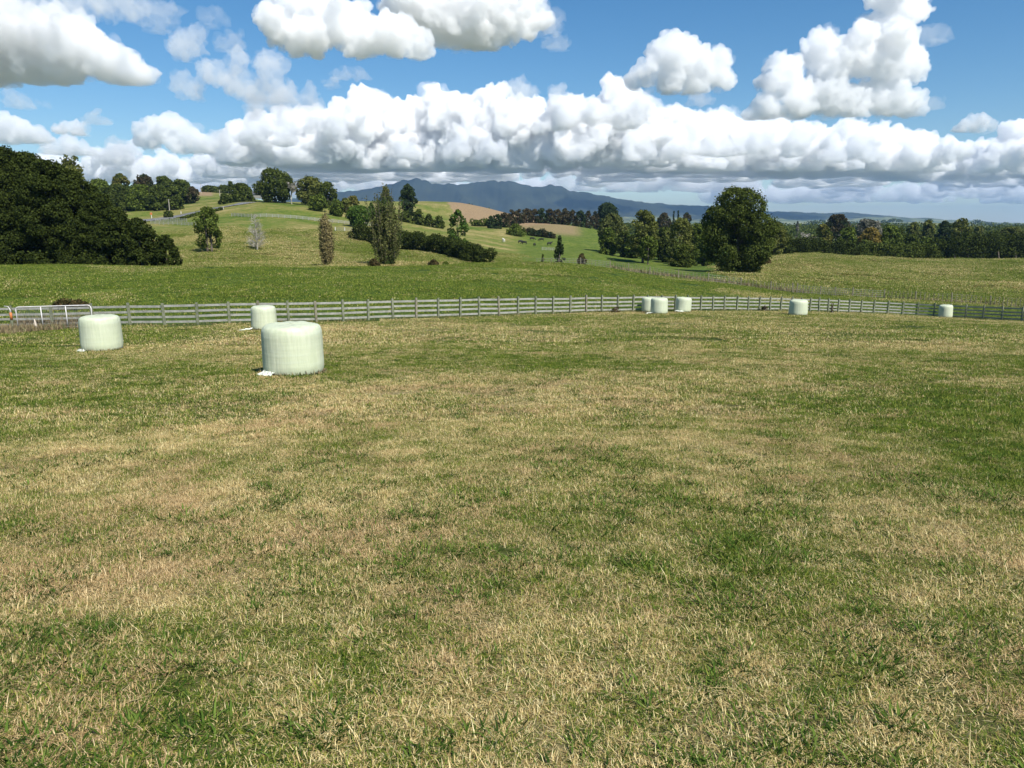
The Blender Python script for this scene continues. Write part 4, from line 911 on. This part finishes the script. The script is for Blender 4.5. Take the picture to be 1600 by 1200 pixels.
def scatter(name, label, coll, pts, scl, dry, kmax, cat=None):
    """pts on the ground; one object whose points carry the patches"""
    pts = np.asarray(pts); x, y = pts[:, 0], pts[:, 1]; z = zt(x, y); e = .4
    gx = (zt(x+e, y)-zt(x-e, y))/(2*e); gy = (zt(x, y+e)-zt(x, y-e))/(2*e); rots = []
    for a, b in zip(gx, gy):
        q = Vector((0, 0, 1)).rotation_difference(Vector((-a, -b, 1)).normalized()) @ Matrix.Rotation(rnd.uniform(0, 6.283), 3, 'Z').to_quaternion(); rots.append(tuple(q.to_euler()))
    me = bpy.data.meshes.new(name); me.vertices.add(len(pts)); me.vertices.foreach_set('co', np.stack([x, y, z+.002], -1).astype(np.float32).ravel())
    a = me.attributes.new('rot', 'FLOAT_VECTOR', 'POINT'); a.data.foreach_set('vector', np.array(rots, np.float32).ravel())
    a = me.attributes.new('scl', 'FLOAT', 'POINT'); a.data.foreach_set('value', np.asarray(scl, np.float32))
    a = me.attributes.new('dry', 'FLOAT', 'POINT'); a.data.foreach_set('value', np.asarray(dry, np.float32))
    a = me.attributes.new('pick', 'INT', 'POINT'); a.data.foreach_set('value', NR.integers(0, kmax, len(pts)).astype(np.int32))
    o = bpy.data.objects.new(name, me); C.objects.link(o)
    ng = bpy.data.node_groups.new(name, 'GeometryNodeTree'); ng.interface.new_socket('Geometry', in_out='INPUT', socket_type='NodeSocketGeometry'); ng.interface.new_socket('Geometry', in_out='OUTPUT', socket_type='NodeSocketGeometry')
    gi = ng.nodes.new('NodeGroupInput'); go = ng.nodes.new('NodeGroupOutput'); ci = ng.nodes.new('GeometryNodeCollectionInfo'); ip = ng.nodes.new('GeometryNodeInstanceOnPoints')
    ci.inputs['Collection'].default_value = coll; ci.inputs['Separate Children'].default_value = True; ci.inputs['Reset Children'].default_value = True; ip.inputs['Pick Instance'].default_value = True
    def na(nm_, t):
        n = ng.nodes.new('GeometryNodeInputNamedAttribute'); n.data_type = t; n.inputs['Name'].default_value = nm_; return n.outputs['Attribute']
    L = ng.links; L.new(gi.outputs[0], ip.inputs['Points']); L.new(ci.outputs[0], ip.inputs['Instance']); L.new(na('pick', 'INT'), ip.inputs['Instance Index'])
    er = ng.nodes.new('FunctionNodeEulerToRotation'); L.new(na('rot', 'FLOAT_VECTOR'), er.inputs[0]); L.new(er.outputs[0], ip.inputs['Rotation'])
    L.new(na('scl', 'FLOAT'), ip.inputs['Scale']); L.new(ip.outputs[0], go.inputs[0])
    o.modifiers.new('scatter', 'NODES').node_group = ng
    return tag(o, label, None, None, 'stuff')
def cells(size, y0, y1, jit=.25):
    out = []
    for yy_ in np.arange(y0, y1, size):
        hw = .76*yy_+1.8
        for xx_ in np.arange(-hw, hw+size, size):
            a, b = xx_+rnd.uniform(-jit, jit)*size, yy_+rnd.uniform(-jit, jit)*size
            yf = np.interp(a/max(b, 1), [pxt(p, 500) for p in FX], FYd)
            if b < yf-.15: out.append((a, b))
    return np.array(out)
for key, size, y0, y1, kn_ in (('near', .47, .9, 9.5, 5), ('mid', .95, 9.3, 25, 4), ('far', 2.6, 24.5, 72, 4)):
    c0 = cells(size, y0, y1); scatter('mown_grass', 'short mown grass, part straw part green, %s' % {'near': 'in the foreground', 'mid': 'around the nearest bales', 'far': 'out to the fence'}[key], colls[key], c0, NR.uniform(.85, 1.2, len(c0)), dryness(c0[:, 0], c0[:, 1]), kn_)
MP = []
for yy_ in np.arange(44, 104, 4.2):
    for xx_ in np.arange(-.78*yy_-3, .78*yy_+3, 4.6):
        a, b = xx_+rnd.uniform(-1, 1), yy_+rnd.uniform(-1, 1); yf = np.interp(a/b, [pxt(p, 500) for p in FX], FYd)
        if b > yf+3.2: MP.append((a, b))
MP = np.array(MP); scatter('pasture_grass', 'longer green pasture grass on the mound beyond the fence', colls['far'], MP, NR.uniform(1.6, 1.9, len(MP)), np.clip(-.22+.7*sstep(fbm(MP[:, 0]/14, MP[:, 1]/9, 41, 3), .5, .85), -.3, 1), 4)
HP = []
for k in range(5200):
    b = rnd.uniform(97, 300); a = rnd.uniform(-.62, .95)*b; p_ = 800+a/b*1.025*F
    if (b < 240 and p_ > 1150 and rnd.random() < .9) or (b > 122 and b < 232 and 250 < p_ < 800 and rnd.random() < .8): HP.append((a, b))
HP = np.array(HP); scatter('hill_grass', 'rough grazed grass on the left and right hills', colls['far'], HP, NR.uniform(2.6, 3.4, len(HP)), np.clip(.12+1.2*(fbm(HP[:, 0]/12, HP[:, 1]/14, 45, 4)-.42), -.1, .8), 4)
WP = []; WS = []
for k in range(26000):
    Y = math.exp(rnd.uniform(math.log(1.3), math.log(48))); X = rnd.uniform(-1, 1)*(.76*Y+1)
    if rnd.random() > min(1, Y/14): continue
    q = float(vnoise(X/1.0, Y/1.0, 77)*.38+vnoise(X/.26, Y/.26, 78)*.62); dn = float(dryness(X, Y))
    if q < .475+.10*dn: continue
    WP.append((X, Y)); WS.append(rnd.uniform(.45, 1.15)*(1+min(.5, Y/50)))
print('weeds', len(WP))
scatter('weed_tufts', 'darker green grass tufts and flat weeds dotted through the mown straw', colls['weed'], WP, WS, [0]*len(WP), 9)
# rank grass under the fence rails and in the corner by the gate
m, nt, ns, lk, bs = newmat('rank_grass'); geo = ns.new('ShaderNodeNewGeometry')
col = mix(nt, ramp(nt, mth(nt, 'ADD', mth(nt, 'MULTIPLY', noise(nt, geo.outputs['Position'], .5, 2), .8), mth(nt, 'MULTIPLY', attr(nt, 'rnd2'), .3)), [(.45, 0.), (.7, 1.)]), (.055, .09, .022), (.30, .23, .10))
col = mix(nt, attr(nt, 'dead'), col, ramp(nt, attr(nt, 'rnd2'), [(0, (.08, .055, .03)), (.6, (.20, .145, .07)), (1, (.34, .27, .15))]))
lk.new(col, bs.inputs['Base Color']); bs.inputs['Roughness'].default_value = .9
bx = []; dd_ = []; LL = []
for a, b in zip(pts[:-1], pts[1:]):
    nn = int(np.linalg.norm(b-a)*70); 
    for k in range(nn):
        t = rnd.random(); p = a*(1-t)+b*t; bx.append((p[0]+rnd.gauss(0, .05), p[1]+rnd.gauss(-.05, .17))); LL.append(rnd.uniform(.08, .24)*(.5+float(vnoise(p[0]/1.3, p[1]/1.3, 61)))); dd_.append(0)
for (bx_, by_, R_b) in BALES:
    for k in range(int(420)):
        a = rnd.uniform(0, 6.283); q = R_b*rnd.uniform(.96, 1.12); bx.append((bx_+q*math.cos(a), by_+q*math.sin(a))); LL.append(rnd.uniform(.04, .13)); dd_.append(1 if rnd.random() < .4 else 0)
for k in range(12000):
    px = rnd.gauss(52, 62); Y = rnd.uniform(33.8, 40.4)
    if px > 128 or px < -150: continue
    edge = 34.4+3.4*(px/128 if px > 0 else 0)+1.0*float(vnoise(px/17, 1, 4))
    if Y < edge: continue
    x = pt(px, 505, Y)[0]; q = float(vnoise(x/.7, Y/.7, 66)); bx.append((x, Y)); LL.append(rnd.uniform(.12, .40)*(.4+q)); dd_.append(1 if rnd.random() < .72 else 0)
for k in range(2600):
    px = rnd.uniform(24, 152); Y = rnd.uniform(40.6, 43.5); bx.append((pt(px, 505, Y)[0], Y)); LL.append(rnd.uniform(.25, .85)); dd_.append(1 if rnd.random() < .85 else 0)
bx = np.array(bx); LL = np.array(LL); n = len(LL)
o_ = blades(bx, LL, NR.uniform(.012, .03, n), np.abs(NR.normal(.3, .35, n)), NR.uniform(0, 6.28, n), NR.normal(.3, .3, n), m, 'rank_grass')
me = o_.data; a = me.attributes.new('dead', 'FLOAT', 'FACE'); a.data.foreach_set('value', np.repeat(np.array(dd_, np.float32), 2))
co_ = np.empty(len(me.vertices)*3, np.float32); me.vertices.foreach_get('co', co_); co_ = co_.reshape(-1, 3); co_[:, 2] += np.repeat(zt(bx[:, 0], bx[:, 1]), 6); me.vertices.foreach_set('co', co_.ravel()); me.update()
C.objects.link(o_); tag(o_, 'unmown rank grass and brown dead weeds along the fence foot and gate corner', None, None, 'stuff')
# dead weeds along the batten fence and gully
bx = []; LL = []
for px, py in [(p, q) for p, q in zip(np.linspace(880, 1600, 700), np.interp(np.linspace(880, 1600, 700), [838, 890, 925, 960, 1000, 1050, 1100, 1150, 1200, 1238, 1323, 1433, 1550, 1600], [408.5, 409.5, 413, 420, 427, 433.5, 440, 446, 453, 457.5, 463, 469, 477, 481]))]:
    g_ = hit(px, py-1, 82, 150)
    if g_ is None: continue
    for k in range(8 if px < 1260 else 2):
        bx.append((g_[0]+rnd.gauss(0, .5), g_[1]+rnd.gauss(.8, 1.0))); LL.append(rnd.uniform(.25, .7 if px < 1260 else .4))
bx = np.array(bx); LL = np.array(LL); n = len(LL)
o_ = blades(bx, LL, NR.uniform(.04, .09, n), np.abs(NR.normal(.2, .3, n)), NR.uniform(0, 6.28, n), NR.normal(.2, .3, n), m, 'dead_weeds')
me = o_.data; a = me.attributes.new('dead', 'FLOAT', 'FACE'); a.data.foreach_set('value', np.repeat((NR.random(n) < .7).astype(np.float32), 2))
co_ = np.empty(len(me.vertices)*3, np.float32); me.vertices.foreach_get('co', co_); co_ = co_.reshape(-1, 3); co_[:, 2] += np.repeat(zt(bx[:, 0], bx[:, 1]), 6); me.vertices.foreach_set('co', co_.ravel()); me.update()
C.objects.link(o_); tag(o_, 'dead brown weeds along the batten fence in the gully', None, None, 'stuff')

# ------------------------------------------------------------------ clouds: bodies of vapour lit by the sun
def vap(name, den, col=(.94, .95, .963), an=0.0):
    vm = bpy.data.materials.new(name); vm.use_nodes = True; n = vm.node_tree; n.nodes.clear(); out = n.nodes.new('ShaderNodeOutputMaterial')
    vs = n.nodes.new('ShaderNodeVolumeScatter'); vs.inputs['Color'].default_value = (*col, 1); vs.inputs['Density'].default_value = den; vs.inputs['Anisotropy'].default_value = an
    n.links.new(vs.outputs[0], out.inputs['Volume']); return vm
_b = bmesh.new(); bmesh.ops.create_icosphere(_b, subdivisions=2, radius=1); SV = np.array([v.co[:] for v in _b.verts]); SF = np.array([[v.index for v in f.verts] for f in _b.faces]); _b.free()
cr = random.Random(11); DEN = .021; nfaces = 0
def cloud(Y, pb, lobes, den=1.0, kids=9, jag=1.0, dY=.9, vox=1.2, wisp=True, body=True, flat=10):
    global nfaces
    px1 = Y/F; sph = []
    for px, py, r in lobes:
        R = r*px1; c0 = pt(px, py, Y); sph.append((*c0, R*.92))
        for k in range(kids):
            a = cr.uniform(0, 6.28); e = cr.uniform(-.3, 1.3); rr = R*cr.uniform(.28, .55); q = R*cr.uniform(.65, 1.0)
            c = (c0[0]+q*math.cos(a)*math.cos(e)*1.1, c0[1]+q*math.sin(a)*math.cos(e)*dY*1.3, c0[2]+q*math.sin(e)*.95); sph.append((*c, rr))
            for j in range(3):
                a2 = cr.uniform(0, 6.28); e2 = cr.uniform(-.2, 1.4); r2 = rr*cr.uniform(.3, .55)
                sph.append((c[0]+rr*math.cos(a2)*math.cos(e2), c[1]+rr*math.sin(a2)*math.cos(e2), c[2]+rr*math.sin(e2), r2))
    V = np.concatenate([SV*r+np.array([x, y, z]) for x, y, z, r in sph]); Fc = np.concatenate([SF+k*len(SV) for k in range(len(sph))])
    me = bpy.data.meshes.new('cloud'); me.from_pydata(V.tolist(), [], Fc.tolist()); zb = pt(800, pb, Y)[2]
    for kind in ([0] if body else [])+([1] if wisp else []):
        ob = bpy.data.objects.new('cloud', me); C.objects.link(ob); vs = px1*vox*(1 if kind == 0 else 1.4)
        md = ob.modifiers.new('r', 'REMESH'); md.mode = 'VOXEL'; md.voxel_size = vs
        octs = ((38, 19), (17, 13), (8, 7.5), (4, 4.2)) if kind == 0 else ((30, 26), (13, 17), (6, 9))
        for s_, a in octs:
            t = bpy.data.textures.new('billow', 'CLOUDS'); t.noise_type = 'HARD_NOISE' if kind == 0 else 'SOFT_NOISE'; t.noise_depth = 0; t.noise_scale = s_*px1
            md = ob.modifiers.new('d', 'DISPLACE'); md.texture = t; md.texture_coords = 'GLOBAL'; md.strength = (-a if kind == 0 else a)*px1*jag; md.mid_level = .35 if kind == 0 else .5
        md = ob.modifiers.new('r2', 'REMESH'); md.mode = 'VOXEL'; md.voxel_size = vs*1.05
        m2 = bpy.data.meshes.new_from_object(ob.evaluated_get(bpy.context.evaluated_depsgraph_get())); bpy.data.objects.remove(ob)
        co_ = np.empty(len(m2.vertices)*3); m2.vertices.foreach_get('co', co_); co_ = co_.reshape(-1, 3); w = flat*px1; z = co_[:, 2]
        zz = zb-kind*3*px1+2.5*px1*(vnoise(co_[:, 0]/(22*px1), co_[:, 1]/(30*px1), 4)*2-1); low = z < zz+w; co_[low, 2] = (zz+w-w*(1-np.exp(-(zz+w-z)/w)))[low]
        m2.vertices.foreach_set('co', co_.ravel()); m2.update(); m2.materials.clear(); m2.materials.append(vap('cloud_vapour', (DEN if kind == 0 else DEN*(.17 if body else .085))*den*5000/Y))
        o2 = bpy.data.objects.new('cloud' if kind == 0 else 'cloud_wisp', m2); C.objects.link(o2); nfaces += len(m2.polygons)
        tag(o2, None, None, None, 'structure')
cloud(5000, 135, [(-60, 90, 60), (-10, 75, 50), (30, 66, 46), (75, 58, 38), (120, 80, 36), (160, 95, 31), (192, 112, 23), (222, 124, 12), (236, 118, 7), (50, 90, 40), (100, 105, 33)])
cloud(4200, 95, [(440, 40, 28), (470, 60, 28), (530, 35, 30), (500, 12, 18), (455, 5, 22), (580, 60, 28), (620, 62, 27), (652, 76, 17), (560, 75, 18), (490, 60, 28)])
cloud(4600, 82, [(640, 8, 40), (690, 15, 46), (745, 28, 44), (795, 20, 40), (832, 28, 18), (760, 60, 20), (720, 40, 35)])
cloud(6300, 150, [(1038, 86, 19), (1060, 100, 24), (1090, 108, 23), (1112, 112, 21), (1012, 122, 18), (1045, 130, 20), (1080, 132, 18), (1128, 122, 14), (1102, 92, 9)])
cloud(6500, 190, [(1400, -10, 30), (1408, 30, 28), (1385, 60, 36), (1345, 92, 34), (1285, 90, 27), (1225, 128, 24), (1395, 105, 30), (1300, 145, 30), (1250, 160, 24), (1200, 176, 16), (1385, 158, 24), (1420, 166, 15), (1440, 170, 8), (1340, 160, 26), (1175, 184, 9)])
cloud(9500, 243, [(240, 210, 15), (262, 205, 17), (285, 215, 15), (308, 224, 14), (328, 232, 10), (225, 224, 10), (275, 228, 13)])
cloud(9000, 228, [(0, 212, 14), (20, 206, 16), (42, 212, 14), (62, 220, 10)]); cloud(11000, 214, [(92, 204, 9), (108, 203, 10), (125, 208, 8)], kids=5)
cloud(11500, 246, [(84, 236, 11), (104, 233, 13), (124, 238, 11), (145, 243, 7)], kids=5); cloud(12500, 258, [(160, 250, 10), (180, 246, 12), (202, 252, 9)], kids=5)
cloud(8500, 210, [(1508, 202, 9), (1530, 196, 11), (1547, 194, 7)], kids=6)
cloud(9000, 190, [(-6, 182, 14)], kids=4, body=False); cloud(8000, 172, [(66, 164, 8), (78, 166, 6)], kids=4, body=False)
# thin ragged vapour
thin = dict(body=False, jag=1.7, kids=6)
cloud(5200, 95, [(282, 58, 13), (300, 72, 16), (292, 88, 9)], den=2.6, **thin)
cloud(4600, 48, [(195, 5, 26), (235, 20, 22), (250, 36, 12)], den=1.8, **thin); cloud(4600, 30, [(20, 0, 36), (80, -2, 34), (130, 5, 20)], den=1.8, **thin)
cloud(6500, 160, [(300, 140, 16), (330, 122, 20), (360, 118, 22), (395, 140, 22), (430, 150, 20), (415, 95, 12), (430, 118, 13)], den=3.2, **thin)
cloud(7500, 190, [(400, 165, 18), (440, 160, 20), (480, 165, 18)], den=3.2, **thin)
for (x, y, rr, Yt, dn) in ((150, 185, 9, 9000, 2.5), (560, 118, 9, 8000, 1.6), (520, 128, 8, 8000, 1.6), (365, 66, 12, 5600, 1.2), (340, 30, 12, 5000, 1.0), (865, 45, 12, 4800, 1.4), (862, 70, 9, 4800, 1.2), (1095, 158, 9, 7000, 2.2), (1462, 165, 9, 7000, 2.0), (1450, 60, 8, 6800, 1.4), (185, 232, 12, 12000, 3), (345, 240, 12, 11000, 3), (30, 160, 9, 8000, 2), (530, 120, 8, 8000, 1.5), (820, 146, 10, 11000, 3), (870, 148, 9, 11000, 3)):
    cloud(Yt, y+rr*.9, [(x-rr*.8, y+2, rr*.7), (x, y, rr), (x+rr*.9, y+rr*.3, rr*.7)], den=dn*1.2, **thin)
def topline(p, x): return float(np.interp(x, [a for a, b in p], [b for a, b in p]))
TOPS = [(365, 196), (380, 186), (410, 182), (450, 170), (490, 168), (540, 172), (560, 150), (580, 137), (600, 160), (630, 163), (655, 160), (678, 134), (700, 155), (725, 170), (745, 145), (770, 140), (800, 158), (830, 156), (850, 172), (880, 160), (930, 163), (945, 150), (958, 124), (975, 148), (1000, 160), (1020, 180), (1060, 176), (1110, 184), (1160, 192), (1250, 197), (1330, 200), (1400, 208), (1450, 218), (1500, 238), (1560, 240), (1600, 236), (1700, 236)]
for (x0, x1, Y, off, base, seed) in ((360, 560, 12000, 4, 262, 1), (540, 740, 12600, 0, 268, 2), (715, 905, 12200, 2, 266, 3), (880, 1040, 11800, 0, 262, 4), (1010, 1230, 13000, 0, 270, 5), (1200, 1440, 13500, 2, 276, 6), (1400, 1700, 14200, 2, 284, 7)):
    cr.seed(seed*13); L_ = []; px = x0
    while px < x1:
        t = topline(TOPS, px)+off+(cr.uniform(-3, 12) if seed > 4 else 0); r = cr.uniform(8, 16); y = t+r
        while y < base-6:
            L_.append((px+cr.uniform(-7, 7), y, r)); r = cr.uniform(13, 27); y += r*1.25
        px += cr.uniform(12, 24)
    cloud(Y, base, L_, kids=7, dY=1.6, vox=1.15, den=1.8 if seed < 5 else 1.1, jag=1.0 if seed < 5 else 1.25, flat=8)
# nearer low fragments giving the bank relief
for (x0, x1, Y, y0, base, r0, r1, n, sd) in ((380, 530, 10200, 200, 232, 9, 15, 9, 1), (850, 1000, 10000, 170, 205, 10, 18, 8, 2), (600, 780, 10500, 228, 250, 8, 14, 9, 3), (1080, 1250, 11000, 215, 246, 9, 16, 9, 5), (1290, 1420, 11000, 228, 256, 9, 15, 8, 6), (900, 1060, 11000, 225, 254, 9, 14, 8, 8)):
    cr.seed(sd*7+1); cloud(Y, base, [(cr.uniform(x0, x1), cr.uniform(y0, base-4), cr.uniform(r0, r1)) for _ in range(n)], kids=5, vox=1.6)
# the flat grey undersides of the field of cloud running away behind the bank
ZB = float(pt(800, 266, 12400)[2])
for (Y, x0, x1, thr, R0, R1, sd) in ((12900, 440, 1750, .33, 190, 300, 1), (14200, 330, 1750, .36, 180, 300, 2), (15800, -80, 1750, .42, 190, 300, 3), (17800, -80, 1800, .47, 190, 280, 4), (20500, -80, 1800, .50, 200, 300, 5), (24500, -80, 1800, .54, 200, 320, 6), (31000, 300, 1800, .58, 220, 360, 7)):
    cr.seed(sd*5+3); L_ = []; px = x0; q1 = Y/F; pb = project(0, Y, ZB)[1]
    while px < x1:
        R = cr.uniform(R0, R1)/q1
        if float(fbm(px/95.0, sd*3.0, 5, 2)) > thr+(.06 if px < 330 else 0): L_.append((px, pb-R*cr.uniform(.35, .8)-(0 if cr.random() < .7 else R*.8), R))
        px += R*cr.uniform(.7, 1.15)
    cloud(Y, pb, L_, kids=4, dY=2.6, vox=1.25, wisp=False, den=1.7 if Y < 19000 else .8, flat=5)
print('cloud faces', nfaces)

# ------------------------------------------------------------------ haze
V = [(x, y, z) for z in (-140, 520) for x, y in ((-21500, -21500), (21500, -21500), (21500, 21500), (-21500, 21500))]
hz = mesh_obj('haze', V, [[3, 2, 1, 0], [4, 5, 6, 7], [0, 1, 5, 4], [1, 2, 6, 5], [2, 3, 7, 6], [3, 0, 4, 7]])
hm = bpy.data.materials.new('haze'); hm.use_nodes = True; n = hm.node_tree; n.nodes.clear(); out = n.nodes.new('ShaderNodeOutputMaterial'); pv = n.nodes.new('ShaderNodeVolumePrincipled')
pv.inputs['Color'].default_value = (.36, .60, .96, 1); pv.inputs['Density'].default_value = HAZE; pv.inputs['Anisotropy'].default_value = .2
n.links.new(pv.outputs[0], out.inputs['Volume']); hz.data.materials.append(hm); tag(hz, 'thin blue air haze over the far country', None, None, 'stuff')
